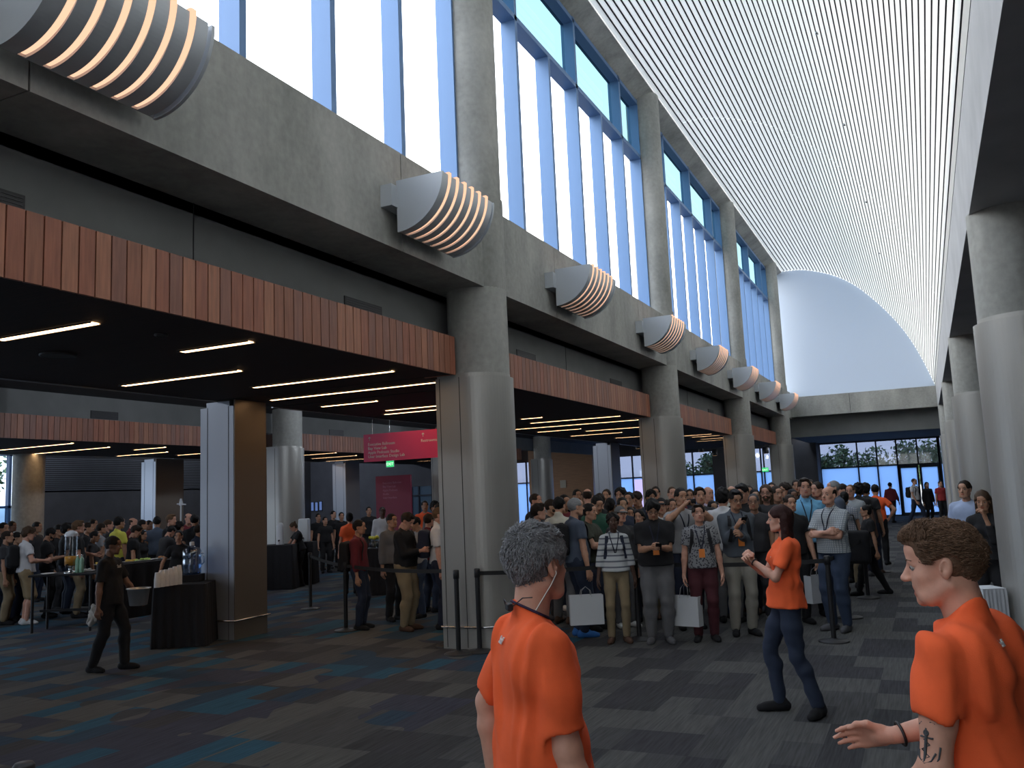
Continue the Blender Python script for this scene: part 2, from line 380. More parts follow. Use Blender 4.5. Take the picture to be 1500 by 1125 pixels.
t = empty('concrete_column', (*(lambda q: (q[0], q[1]))(onp(43, 668, 2, 3.42)), 0), 0, 'bare round concrete column beside the far left window', 'column', 'columns in the low hall'); MB().cyl((0, 0), .375, 0, 4.5, 40).obj('shaft', [CONC], t); MB().lathe((0, 0, 0), [(.375, 0), (.39, 0), (.39, .1), (.375, .1)], 40, 0, False).obj('base_ring', [METAL], t)
# square pillars
def pillar(x0, x1, y0, y1, label):
    t = empty('square_pillar', ((x0+x1)/2, (y0+y1)/2, 0), 0, label, 'pillar', 'square metal pillars')
    a, b = (x1-x0)/2, (y1-y0)/2
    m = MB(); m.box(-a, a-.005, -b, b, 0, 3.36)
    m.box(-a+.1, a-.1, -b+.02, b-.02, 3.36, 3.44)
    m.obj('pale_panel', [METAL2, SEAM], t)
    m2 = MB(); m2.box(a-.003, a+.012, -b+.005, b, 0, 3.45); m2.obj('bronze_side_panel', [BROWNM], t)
    m3 = MB()
    for x in (-a+.14, a-.1): m3.box(x-.004, x+.004, -b-.003, -b+.003, 0, 3.36)
    m3.obj('panel_seam', [SEAM], t)
    p = [(-a-.04, b, .27), (-a-.04, -b-.04, .27), (a+.05, -b-.04, .27), (a+.05, b+.02, .27)]
    MB().tube(p, .014, 8).obj('bumper_rail', [STEEL], t)
pillar(-9.76, -9.11, 9.72, 10.40, 'square metal pillar with pale front and bronze side, nearest, by the water jug')
pillar(-9.85, -9.25, 27.0, 27.9, 'square metal pillar rising behind the middle of the crowd')
pillar(-21.8, -21.2, 19.3, 20.4, 'square metal pillar behind the buffet crowd at left')
pillar(-20.7, -20.1, 27.4, 28.3, 'square metal pillar left of the pink board')
# ---- low hall shell
struct('ceiling_left', MB().box(-30, XC-.45, YS, 48, 4.50, 4.8), [DARKP])
mb = MB(); mb.box(-5.80, -5.72, YS, YE+.9, 3.93, 4.6)
for cy in COLY: mb.box(-5.725, -5.715, cy+4.3, cy+4.31, 3.95, 4.6, 1)
struct('wall_upper', mb, [PLASTER, SEAM])
struct('wall_upper_inner', MB().box(-16.98, -16.9, YS, 47, 3.93, 4.5), [PLASTER])
def grille(x, y, label):
    t = empty('air_grille', (x, y, 4.1), 0, label, 'air grille', 'dark grilles above the timber fascias')
    fo = MB().box(0, .012, -.37, .37, -.10, .08).obj('frame', [BLACK], t)
    m = MB()
    for i in range(6): m.box(.012, .016, -.35, .35, -.085+i*.027, -.075+i*.027)
    m.obj('blade', [mat('grille_blade', (.05, .05, .055), .5)], fo)
for y, d in ((-.4, 'out of view near the camera'), (3.62, 'at the left edge'), (8.2, 'left of the near column'), (12.75, 'just right of the near column'), (17.3, 'left of the second column'), (21.7, 'in the third bay'), (26.2, 'fourth bay left side'), (30.6, 'in the far bay')):
    grille(-5.72, y, 'small black air grille above the timber fascia, '+d)
for y, d in ((13.9, 'at the far left'), (22.6, 'right of the round column')):
    grille(-16.9, y, 'black air grille over the inner timber fascia, '+d)
# ---- canopies
def canopy(x0, x1, y0, y1, label, bridge=0):
    t = empty('timber_canopy', (x1, (y0+y1)/2, 3.45), 0, label, 'canopy', 'timber canopies')
    L = y1-y0; n = int(round(L/.138)); w = L/n; m = MB()
    for i in range(n):
        a = -L/2+i*w; m.box(-.03, .0, a+.006, a+w-.006, 0, .5, random.randrange(4))
    m.box(-.05, -.03, -L/2, L/2, .01, .49, 4)
    nx = int((x1-x0)/.138)
    for s_ in (-1, 1):
        for i in range(3):
            m.box(-.05-(i+1)*.138+.006, -.05-i*.138-.006, min(s_*L/2, s_*(L/2-.03)), max(s_*L/2, s_*(L/2-.03)), 0, .5, random.randrange(4))
        m.box(-(x1-x0), -.05, min(s_*(L/2-.03), s_*(L/2-.05)), max(s_*(L/2-.03), s_*(L/2-.05)), .01, .49, 4)
    m.obj('slatted_fascia', WOODS+[SEAM], t)
    s2 = MB(); s2.box(-(x1-x0), -.05, -L/2+.05, L/2-.05, .012, .04); s2.obj('plank_soffit', [SOFF], t)
    if bridge: MB().box(-(x1-x0), -.47, L/2+.001, L/2+bridge-.001, .012, .46).obj('bridging_soffit', [SOFF], t)
    s3 = MB(); s3.box(-(x1-x0)-.04, -(x1-x0), -L/2, L/2, -.0, .09); s3.obj('metal_edge_trim', [METAL2], t)
    s4 = MB(); s4.box(-(x1-x0), -.05, -L/2+.05, L/2-.05, .45, .48); s4.obj('top_board', [DARKP], t)
    return t
bays = [(-7.1, .85), (.85, 9.75), (11.0, 18.55), (19.9, 27.45), (28.8, 36.35)]
dl = ['behind the camera', 'nearest, over the water jug', 'in the second bay behind the near column', 'in the third bay', 'smallest, in the farthest bay']
for (a, b), d in zip(bays[1:], dl[1:]): canopy(-9.47, -5.38, a, b, 'redwood slat fronted ceiling canopy beside the nave, '+d, {9.75: 1.25, 18.55: 1.35, 27.45: 1.35}.get(b, 0))
canopy(-21.1, -16.6, 2.2, 18.2, 'inner redwood slat fronted canopy at left over the buffet', 1.7)
canopy(-21.1, -16.6, 19.9, 27.2, 'inner redwood slat fronted canopy behind the pink hanging sign')
canopy(-21.1, -16.6, 28.9, 36.0, 'small inner redwood canopy left of the timber wall')
# strip lights, from the pixels of their ends
LT = [((0, 498), (137, 473)), ((180, 565), (350, 543)), ((265, 515), (368, 501)), ((375, 568), (571, 543)), ((395, 586), (648, 559)), ((466, 595), (555, 588)), ((570, 602), (690, 588)), ((572, 608), (680, 594)),
      ((765, 614), (791, 611)), ((778, 620), (906, 609)), ((740, 631), (930, 614)), ((788, 633), (849, 628)), ((862, 632), (945, 624)), ((838, 639), (908, 633)), ((904, 642), (946, 638)),
      ((1005, 639), (1038, 635)), ((1017, 641), (1050, 637)), ((1030, 644), (1062, 640)), ((1022, 647), (1056, 644)),
      ((0, 660), (98, 649)), ((37, 666), (157, 655)), ((198, 659), (239, 655)), ((171, 668), (244, 662)), ((265, 667), (300, 663)), ((450, 667), (485, 663)), ((463, 672), (515, 667)), ((486, 676), (535, 671)), ((614, 676), (637, 674))]
where = ['longest one at the left edge', 'left of centre, above the square pillar', 'short one nearest the fascia', 'above the pillar, farther from the viewer', 'brightest, ending at the near column', 'short one above the pink sign', 'upper of two above the sign', 'lower of two above the sign',
         'stub just right of the near column', 'upper long one of the second bay', 'middle long one of the second bay', 'short middle one of the second bay', 'near the second column, upper', 'thin one near the second column', 'lowest by the second column',
         'third bay, topmost', 'third bay, second', 'third bay, third', 'third bay, lowest', 'inner canopy, at the left edge', 'inner canopy, second from the left edge', 'inner canopy, short upper one', 'inner canopy, middle', 'inner canopy, beside the square pillar', 'inner canopy, right of the round column', 'inner canopy, left of the sign', 'inner canopy, meeting the sign', 'inner canopy, under the sign']
for (a, b), d in zip(LT, where):
    p, q = onp(*a, 2, 3.455), onp(*b, 2, 3.455); y = (p[1]+q[1])/2; x0, x1 = p[0], q[0]
    t = empty('strip_light', ((x0+x1)/2, y, 3.4505), 0, 'warm linear strip light in the plank soffit, '+d, 'ceiling light', 'strip lights in the canopies')
    h = (x1-x0)/2; wd = .045
    MB().box(-h, h, -wd, wd, .0, .010).obj('diffuser', [LITE], t)
    MB().box(-h-.02, h+.02, -wd-.01, -wd, -.004, .01).box(-h-.02, h+.02, wd, wd+.01, -.004, .01).obj('frame', [BLACK], t)
for x, y, d in ((-7.7, 5.78, 'larger one left'), (-6.14, 5.64, 'smaller one near the fascia')):
    t = empty('ceiling_speaker', (x, y, 3.45), 0, 'round dark speaker flush in the plank soffit, '+d, 'speaker', 'soffit speakers')
    rr = .17 if 'larger' in d else .06
    MB().lathe((0, 0, 0), [(rr, .01), (rr, -.006), (rr-.02, -.012), (rr-.025, -.006)], 32).obj('grille', [mat('speaker_grille', (.06, .055, .055), .6)], t)
# ---- sconces on the beam
FINM = mat('silver_sconce_shell', (.50, .53, .56), .4, .25)
def quarter(mb, x0, zt, R, y0, y1, mi=0, inner=None, n=28):
    q = np.linspace(0, PI/2, n)
    if inner is None:
        p = [(x0, zt)]+[(x0+R*math.cos(a), zt-R*math.sin(a)) for a in q]
        v = [(x, y0, z) for x, z in p]+[(x, y1, z) for x, z in p]; m = len(p)
        mb.add(v, [tuple(range(m)), tuple(range(2*m-1, m-1, -1))], mi)
        mb.add(v, [(i, m+i, m+(i+1) % m, (i+1) % m) for i in range(m)], mi)
    else:
        o_ = [(x0+R*math.cos(a), zt-R*math.sin(a)) for a in q]; i_ = [(x0+inner*math.cos(a), zt-inner*math.sin(a)) for a in q]
        p = o_+i_[::-1]; m = len(p); v = [(x, y0, z) for x, z in p]+[(x, y1, z) for x, z in p]
        mb.add(v, [(i, m+i, m+(i+1) % m, (i+1) % m) for i in range(m)], mi)
        for i in range(n-1):
            mb.add([v[i], v[i+1], v[m-2-i], v[m-1-i]], [(0, 1, 2, 3)], mi); mb.add([v[m+i], v[m+i+1], v[2*m-2-i], v[2*m-1-i]], [(3, 2, 1, 0)], mi)
def sconce(y, label):
    t = empty('wall_sconce', (XB, y, 5.29), 0, label, 'wall lamp', 'curved wall lamps on the concrete beam')
    R = .56; x0 = .14; L = 1.2
    for ya in (-.012, L-.02):
        m = MB(); quarter(m, x0-.012, 0.004, R+.012, ya, ya+.03); m.obj('end_cap', [FINM], t)
    m = MB(); n = 7; sw = L/n
    for i in range(n): quarter(m, x0, 0, R, .0+i*sw+(.0 if i else .0), i*sw+sw*.68, 0, R-.07)
    m.box(x0-.012, x0, 0, L, -R, .0)
    m.obj('curved_fin', [FINM], t)
    m = MB()
    for i in range(n-1): quarter(m, x0, .03, R+.010, i*sw+sw*.68+.002, (i+1)*sw-.002, 0, R-.06)
    m.obj('glowing_diffuser', [LITE2], t)
    m = MB(); m.box(0, x0, -.13, 1.1, -.30, -.06); m.obj('wall_bracket', [FINM], t)
    return t
for k, (y, d) in enumerate(zip((3.2, 7.66, 12.1, 16.7, 21.15, 25.6, 30.0, 34.6), ('cropped by the top left corner', 'second from the left, left of the near column', 'third from the left', 'fourth from the left by the second column', 'fifth along the beam', 'sixth along the beam', 'seventh along the beam', 'last one by the end wall'))):
    sconce(y, 'silver quarter-round finned wall lamp, '+d)
# ---- facade at the far end
YF = 48.1
FRM = mat('dark_navy_frame', (.015, .025, .05), .45)
FROST = translmat('daylight_blue_frost', (.085, .165, .35), (.10, .15, .26))  # panel colour carries the blue of the daylight behind it
CLR = glassmat('clear_facade_glass', (.07, .085, .13), .08)
wn_ = 10
def facade(x0, xs, x1, z1=3.85, zt=2.52, door=None, label=None, doorx=None):
    global wn_
    wn_ += 1; m = MB(); g = MB()
    edges = [x0]+xs+[x1]
    for x in edges: m.box(x-.035, x+.035, YF-.06, YF+.06, 0, z1)
    for z in (0, zt, z1-.06): m.box(x0, x1, YF-.05, YF+.05, z, z+.07)
    for a, b in zip(edges[:-1], edges[1:]):
        g.add([(a, YF, 0), (b, YF, 0), (b, YF, zt), (a, YF, zt)], [(0, 1, 2, 3)], 0)
        g.add([(a, YF+.01, zt), (b, YF+.01, zt), (b, YF+.01, z1), (a, YF+.01, z1)], [(0, 1, 2, 3)], 1)
    fr = struct('window_%d' % wn_, m, [FRM]); g.obj('pane', [FROST, CLR], fr)
xs = [onp(x, 690, 1, YF)[0] for x in (1203, 1258, 1315)]
facade(xs[0], [xs[1], -2.22], -1.28)
facade(-6.95, [], -6.3); facade(-9.0, [-8.0, -7.85], -6.95); facade(-12.2, [-11.7], -10.45); facade(-18.6, [-16.9, -15.2, -14.1], -12.6)
facade(-22.6, [-21.9], -21.2)
def door(n, x0, x1):
    m = MB(); z = 2.5
    for a, b in ((x0, x0+.09), (x1-.09, x1)): m.box(a, b, YF-.05, YF+.05, 0, z)
    m.box(x0+.09, x1-.09, YF-.05, YF+.05, 0, .16); m.box(x0+.09, x1-.09, YF-.05, YF+.05, z-.12, z)
    d = struct('door_%d' % n, m, [FRM])
    g = MB(); g.add([(x0+.05, YF, .1), (x1-.05, YF, .1), (x1-.05, YF, z-.1), (x0+.05, YF, z-.1)], [(0, 1, 2, 3)]); g.obj('pane', [FROST], d)
    MB().tube([(x1-.14, YF-.1, .9), (x1-.14, YF-.1, 1.6)], .015, 8).obj('door_handle', [STEEL], d)
door(1, -1.25, -.35); door(2, -.30, .60)
m = MB(); g = MB()
for x in (-1.28, -.33, .62, 1.2): m.box(x-.035, x+.035, YF-.06, YF+.06, 2.5 if x > -1.2 and x < .6 else 0, 3.85)
for z in (2.5, 3.79): m.box(-1.28, 1.2, YF-.05, YF+.05, z, z+.08)
m.box(.6, .72, YF-.06, YF+.06, 0, 3.85)
g.add([(-1.28, YF+.01, 2.55), (1.2, YF+.01, 2.55), (1.2, YF+.01, 3.85), (-1.28, YF+.01, 3.85)], [(0, 1, 2, 3)], 1)
g.add([(.66, YF, 0), (1.2, YF, 0), (1.2, YF, 2.55), (.66, YF, 2.55)], [(0, 1, 2, 3)], 0)
fr = struct('window_30', m, [FRM]); g.obj('pane', [FROST, CLR], fr)
mb = MB(); mb.box(-6.3, xs[0], 46.6, 48.3, 0, 3.9); struct('wall_pier', mb, [DARKP])
mb = MB(); mb.box(-10.45, -9.0, 47.4, 48.3, 0, 4.5); mb.box(-12.6, -12.2, 47.4, 48.3, 0, 4.5); mb.box(1.2, 9, 47.9, 48.3, 0, 4.66); struct('wall_end_piers', mb, [DARKP])
mb = MB(); mb.box(-21.2, -17.2, 46.9, 47.2, 0, 4.5); mb.box(-30, -22.6, 46.9, 47.2, 0, 4.5)
struct('wall_timber', mb, [mat('honey_timber_panel', (.26, .14, .075), .5, bump=.1, bscale=5, var=.15, vscale=2, stretch=(1, 1, 14))])
struct('wall_end_header', MB().box(-30, 9, 47.9, 48.3, 3.85, 5.0), [DARKP])
struct('ceiling_end', MB().box(-5.3, XR+.3, YE+.9, 48.3, 3.86, 4.2), [DARKP])
# low hall: far wall with the doors, left wall with louvres and a window
mb = MB(); mb.box(-30, -21.3, 34, 34.2, 0, 4.5); mb.box(-21.3, -19.2, 34, 34.2, 2.45, 4.5); struct('wall_far', mb, [MIDP])
m = MB()
for x in (-21.3, -20.9, -20.2, -19.5, -19.2): m.box(x-.03, x+.03, 33.98, 34.1, 0, 2.45)
m.box(-21.3, -19.2, 33.98, 34.1, 2.0, 2.07); fr = struct('window_40', m, [FRM])
g = MB(); g.add([(-21.3, 34.05, 0), (-19.2, 34.05, 0), (-19.2, 34.05, 2.45), (-21.3, 34.05, 2.45)], [(0, 1, 2, 3)]); g.obj('pane', [mat('dim_blue_glass', (.10, .17, .26), .25, coat=.5)], fr)
mb = MB(); mb.box(-27.2, -27, 19.1, 34, 0, 4.5); mb.box(-27.2, -27, YS, -6, 0, 4.5)
struct('wall_side', mb, [DARKP])
t = empty('louvre_panel', (-26.99, 21.3, 2.7), 0, 'wide dark panel of horizontal louvre blades high on the far left wall', 'louvre')
mb = MB()
for i in range(17): mb.box(.02, .09, -2.0, 9, i*.067, i*.067+.03)
mb.obj('blade', [MIDP], t); MB().box(0, .02, -2.05, 9.05, -.02, 1.18).obj('backing', [mat('louvre_backing', (.02, .021, .027), .7)], t)
m = MB()
for y in (-6, -3.6, -1.2, 1.2, 3.6, 6, 8.4, 10.8, 13.2, 15.0, 16.9, 18.65, 19.1): m.box(-27.15, -27.0, y-.05, y+.05, 0, 3.9)  # nearer bays, out of view, are added to bring daylight into the low hall
for z in (0, 2.15, 3.85): m.box(-27.15, -27.0, -6, 19.1, z, z+.08)
fr = struct('window_41', m, [mat('blue_window_frame', (.05, .11, .24), .4)])
g = MB(); g.add([(-27.08, -6, 0), (-27.08, 13.2, 0), (-27.08, 13.2, 3.9), (-27.08, -6, 3.9)], [(0, 1, 2, 3)], 0); g.add([(-27.08, 13.2, 2.2), (-27.08, 19.1, 2.2), (-27.08, 19.1, 3.9), (-27.08, 13.2, 3.9)], [(0, 1, 2, 3)], 0); g.add([(-27.07, 13.2, 0), (-27.07, 19.1, 0), (-27.07, 19.1, 2.2), (-27.07, 13.2, 2.2)], [(0, 1, 2, 3)], 1)
g.obj('pane', [glassmat('pale_blue_glass', (.55, .66, .82), .06), glassmat('deep_blue_glass', (.10, .18, .30), .1)], fr)
struct('wall_side_header', MB().box(-27.2, -27, -6, 19.1, 3.93, 4.5), [DARKP])
# ---- outdoors beyond the glass
GRASS = mat('outdoor_paving', (.25, .26, .25), .9)
struct('ground', MB().box(-60, 30, 49, 95, -.4, -.05).box(-60, -30.5, -10, 49, -.4, -.05), [GRASS])
LEAF = [mat('leaf_%d' % i, c, .6) for i, c in enumerate(((.12, .20, .09), (.20, .30, .13), (.07, .12, .06)))]
BARK = mat('bark', (.07, .05, .04), .9)
def tree(x, y, h, r, label, seed):
    rg = np.random.RandomState(seed); t = empty('tree', (x, y, -.05), 0, label, 'tree', 'trees outside the glass')
    m = MB(); m.tube([(0, 0, 0), (.05, 0, h*.35), (-.03, .05, h*.7)], [.14, .1, .06], 8)
    for k in range(6):
        a = rg.rand()*6.28; m.tube([(0, 0, h*(.3+.06*k)), (math.cos(a)*r*.6, math.sin(a)*r*.6, h*(.5+.06*k))], [.05, .02], 6)
    m.obj('trunk', [BARK], t)
    m = MB()
    n = 2200
    d = rg.normal(size=(n, 3)); d /= np.linalg.norm(d, axis=1)[:, None]; rad = rg.rand(n)**.4
    cl = rg.rand(14, 3)-.5
    for i in range(n):
        c = cl[i % 14]; p = np.array([c[0]*r*1.5, c[1]*r*1.2, h*.66+c[2]*h*.5])+d[i]*rad[i]*r*.42
        u = rg.normal(size=3); u /= np.linalg.norm(u); w = np.cross(u, rg.normal(size=3)); w /= np.linalg.norm(w); s_ = .10+.08*rg.rand()
        m.add([p-u*s_, p+w*s_*.5, p+u*s_, p-w*s_*.5], [(0, 1, 2, 3)], rg.randint(3))
    m.obj('crown', LEAF, t)
for i, (x, y, h, r, d) in enumerate(((-5.0, 57, 3.9, 1.6, 'leftmost behind the end glass'), (-2.6, 64, 3.9, 2.0, 'second behind the end glass'), (-.8, 58.5, 3.9, 1.9, 'behind the middle panes'), (2.0, 63, 3.6, 1.8, 'behind the doors'), (-13.4, 60, 4.0, 1.6, 'seen between the second and third columns'), (-16.5, 63, 3.8, 1.7, 'farther left outside'), (-34, 20, 5.2, 2.4, 'bright one outside the far left window'), (-35, 16, 5.6, 2.6, 'outside the far left window edge'))):
    tree(x, y, h, r, 'leafy green tree outdoors, '+d, 50+i)
t = empty('concrete_retaining_wall', (-4, 71, 0), 0, 'pale concrete planter wall outside beyond the end glass', 'wall'); MB().bbox(-14, 12, 0, .4, -.05, 2.9, .03).obj('coping', [mat('outdoor_concrete', (.5, .5, .48), .9)], t)

# fill lamps added to brighten the low hall, unseen between the canopies
CANM = mat('white_fill_trim', (.6, .6, .6), .5); CANE = emat('cool_fill_disc', (.85, .92, 1.0), 12.0)
for i in range(7):
    for x in (-13.0, -24.3):
        y = -3+i*5.6
        t = empty('added_fill_lamp', (x, y, 4.5), 0, 'round added ceiling downlight in the low hall, hidden behind a canopy', 'ceiling light', 'added fill lamps of the low hall')
        tr_ = MB().lathe((0, 0, 0), [(.17, 0), (.17, -.012), (.14, -.012), (.14, -.002)], 20, 0, False).obj('trim_ring', [CANM], t)
        MB().lathe((0, 0, 0), [(.001, -.004), (.14, -.004), (.14, -.001)], 20).obj('lamp_disc', [CANE], tr_)
        l = bpy.data.lights.new('fill_lamp', 'POINT'); l.energy = 75; l.shadow_soft_size = .1; l.color = (.80, .88, 1.0)
        o_ = bpy.data.objects.new('fill_lamp_beam', l); C.objects.link(o_); o_.parent = t; o_.location = (0, 0, -.16)
# ============================================================ people: implicit surfaces meshed with surface nets
V = lambda *a: np.array(a, float)
def nrmz(v): return v/(np.linalg.norm(v)+1e-9)
class Sdf:
    def __init__(s): s.p = []
    def cone(s, a, b, ra, rb, k=.02, op='+'): s.p.append((op, 'c', V(*a), V(*b), ra, rb, k)); return s
    def ell(s, c, r, k=.02, R=None, op='+'): s.p.append((op, 'e', V(*c), V(*r), np.eye(3) if R is None else R, 0, k)); return s
    def econe(s, a, b, ra, rb, sc, R, k=.02, op='+'):   # cone in a frame R (rows = axes) squashed by sc
        s.p.append((op, 'x', V(*a), V(*b), ra, rb, k, V(*sc), R)); return s
    def box(s, c, h, r, k=.01, R=None, op='+'): s.p.append((op, 'b', V(*c), V(*h), np.eye(3) if R is None else R, r, k)); return s
    def plane(s, p, n, k=.004): s.p.append(('i', 'p', V(*p), nrmz(V(*n)), 0, 0, k)); return s
    def bb(s, q):
        t = q[1]
        if t == 'c': r = max(q[4], q[5]); return np.minimum(q[2], q[3])-r, np.maximum(q[2], q[3])+r
        if t == 'x': r = max(q[4], q[5])*max(q[7]); return np.minimum(q[2], q[3])-r, np.maximum(q[2], q[3])+r
        if t == 'e': r = max(q[3]); return q[2]-r, q[2]+r
        if t == 'b': r = np.linalg.norm(q[3]); return q[2]-r, q[2]+r
    def ev(s, q, P):
        t = q[1]
        if t == 'p': return (P-q[2])@q[3]
        if t == 'c':
            a, b, ra, rb = q[2:6]; d = b-a; h = np.clip(((P-a)@d)/(d@d+1e-12), 0, 1)
            return np.linalg.norm(P-a-h[..., None]*d, axis=-1)-(ra+(rb-ra)*h)
        if t == 'x':
            a, b, ra, rb = q[2:6]; sc, R = q[7], q[8]; pa = ((P-a)@R.T)/sc; d = (R@(b-a))/sc
            h = np.clip((pa@d)/(d@d+1e-12), 0, 1); return (np.linalg.norm(pa-h[..., None]*d, axis=-1)-(ra+(rb-ra)*h))*min(sc)
        if t == 'e':
            p = (P-q[2])@q[4].T; k0 = np.linalg.norm(p/q[3], axis=-1); k1 = np.linalg.norm(p/(q[3]**2), axis=-1)+1e-9
            return k0*(k0-1)/k1
        if t == 'b':
            p = np.abs((P-q[2])@q[4].T)-(q[3]-q[5]); return np.linalg.norm(np.maximum(p, 0), axis=-1)+np.minimum(p.max(-1), 0)-q[5]
    @staticmethod
    def comb(op, D, a, k):
        if op == '+': h = np.clip(.5+.5*(D-a)/k, 0, 1); return D+(a-D)*h-k*h*(1-h)
        if op == '-': a = -a
        h = np.clip(.5-.5*(D-a)/k, 0, 1); return D+(a-D)*h+k*h*(1-h)
    def at(s, P):
        P = np.asarray(P, float); D = np.full(P.shape[:-1], 1.0)
        for q in s.p: D = s.comb(q[0], D, s.ev(q, P), q[6])
        return D
    def grid(s, h, disp=None, box=None):
        lo = np.min([s.bb(q)[0] for q in s.p if q[0] == '+'], 0)-2.5*h-.012; hi = np.max([s.bb(q)[1] for q in s.p if q[0] == '+'], 0)+2.5*h+.012
        if box is not None: lo, hi = np.maximum(lo, box[0]), np.minimum(hi, box[1])
        n = np.ceil((hi-lo)/h).astype(int)+1
        ax = [(lo[i]+np.arange(n[i])*h).astype(np.float32) for i in range(3)]; D = np.full(n, 1.0, np.float32)
        for q in s.p:
            if q[1] == 'p': sl = [slice(0, m) for m in n]
            else:
                a, b = s.bb(q); m = q[6]+2.5*h
                i0 = np.maximum(0, np.floor((a-m-lo)/h).astype(int)); i1 = np.minimum(n, np.ceil((b+m-lo)/h).astype(int)+1)
                if (i1 <= i0).any(): continue
                sl = [slice(i0[j], i1[j]) for j in range(3)]
            P = np.stack(np.meshgrid(*[ax[j][sl[j]] for j in range(3)], indexing='ij'), -1)
            D[tuple(sl)] = s.comb(q[0], D[tuple(sl)], s.ev(q, P).astype(np.float32), q[6])
        if disp is not None:
            P = np.stack(np.meshgrid(*ax, indexing='ij'), -1); near = np.abs(D) < .05
            D[near] += disp(P[near])
        return D, lo, h
def snet(D, lo, h):
    S = D < 0; c = np.zeros(tuple(np.array(D.shape)-1), np.int8)
    cs = [(i, j, k) for i in (0, 1) for j in (0, 1) for k in (0, 1)]
    n = c.shape
    for i, j, k in cs: c += S[i:i+n[0], j:j+n[1], k:k+n[2]]
    I = np.nonzero((c > 0) & (c < 8)); m = len(I[0])
    idx = np.full(n, -1, np.int32); idx[I] = np.arange(m)
    vals = {q: D[I[0]+q[0], I[1]+q[1], I[2]+q[2]] for q in cs}
    acc = np.zeros((m, 3)); cnt = np.zeros(m)
    for a in cs:
        for ax in range(3):
            if a[ax]: continue
            b = list(a); b[ax] = 1; b = tuple(b); va, vb = vals[a], vals[b]; x = (va < 0) != (vb < 0)
            t = np.where(x, va/np.where(x, va-vb, 1), 0)
            for d in range(3): acc[:, d] += np.where(x, a[d]+(t if d == ax else 0), 0)
            cnt += x
    vtx = lo+h*(np.stack(I, -1)+acc/cnt[:, None])
    F = []
    for ax in range(3):
        b, c_ = (ax+1) % 3, (ax+2) % 3
        s0 = [slice(1, -1)]*3; s1 = [slice(1, -1)]*3; s0[ax] = slice(0, -1); s1[ax] = slice(1, None)
        A = S[tuple(s0)]; B = S[tuple(s1)]; X = np.nonzero(A != B); inside = A[X]
        p = [X[0], X[1], X[2]]; p = [p[i]+(0 if i == ax else 1) for i in range(3)]
        def cell(db, dc):
            q = list(p); q[b] = q[b]-db; q[c_] = q[c_]-dc; return idx[q[0], q[1], q[2]]
        Q = np.stack([cell(1, 1), cell(0, 1), cell(0, 0), cell(1, 0)], -1)
        Q[~inside] = Q[~inside][:, ::-1]
        F.append(Q)
    F = np.concatenate(F); F = F[(F >= 0).all(1)]
    return vtx, F
def to_mesh(name, parts, smooth=True):
    """parts: list of (verts Nx3, faces Mx4 or list, material index)"""
    me = bpy.data.meshes.new(name); vs = []; fs = []; mi = []; b = 0
    for v, f, m in parts:
        vs.append(np.asarray(v, float)); 
        f = [tuple(int(i)+b for i in q) for q in f] if not isinstance(f, np.ndarray) else (f+b).tolist()
        fs += f; mi += ([m]*len(f) if np.isscalar(m) else list(m)); b += len(v)
    me.from_pydata(np.concatenate(vs).tolist(), [], fs)
    me.polygons.foreach_set('material_index', mi); me.polygons.foreach_set('use_smooth', [smooth]*len(fs)); me.update(); return me
def tf(v, M): return np.asarray(v)@M[:3, :3].T+M[:3, 3]
def fr(x, y, z, o):
    M = np.eye(4); M[:3, 0] = x; M[:3, 1] = y; M[:3, 2] = z; M[:3, 3] = o; return M
def rotm(ax, a):
    c, s_ = math.cos(a), math.sin(a)
    return {'x': np.array([[1, 0, 0], [0, c, -s_], [0, s_, c]]), 'y': np.array([[c, 0, s_], [0, 1, 0], [-s_, 0, c]]), 'z': np.array([[c, -s_, 0], [s_, c, 0], [0, 0, 1]])}[ax]
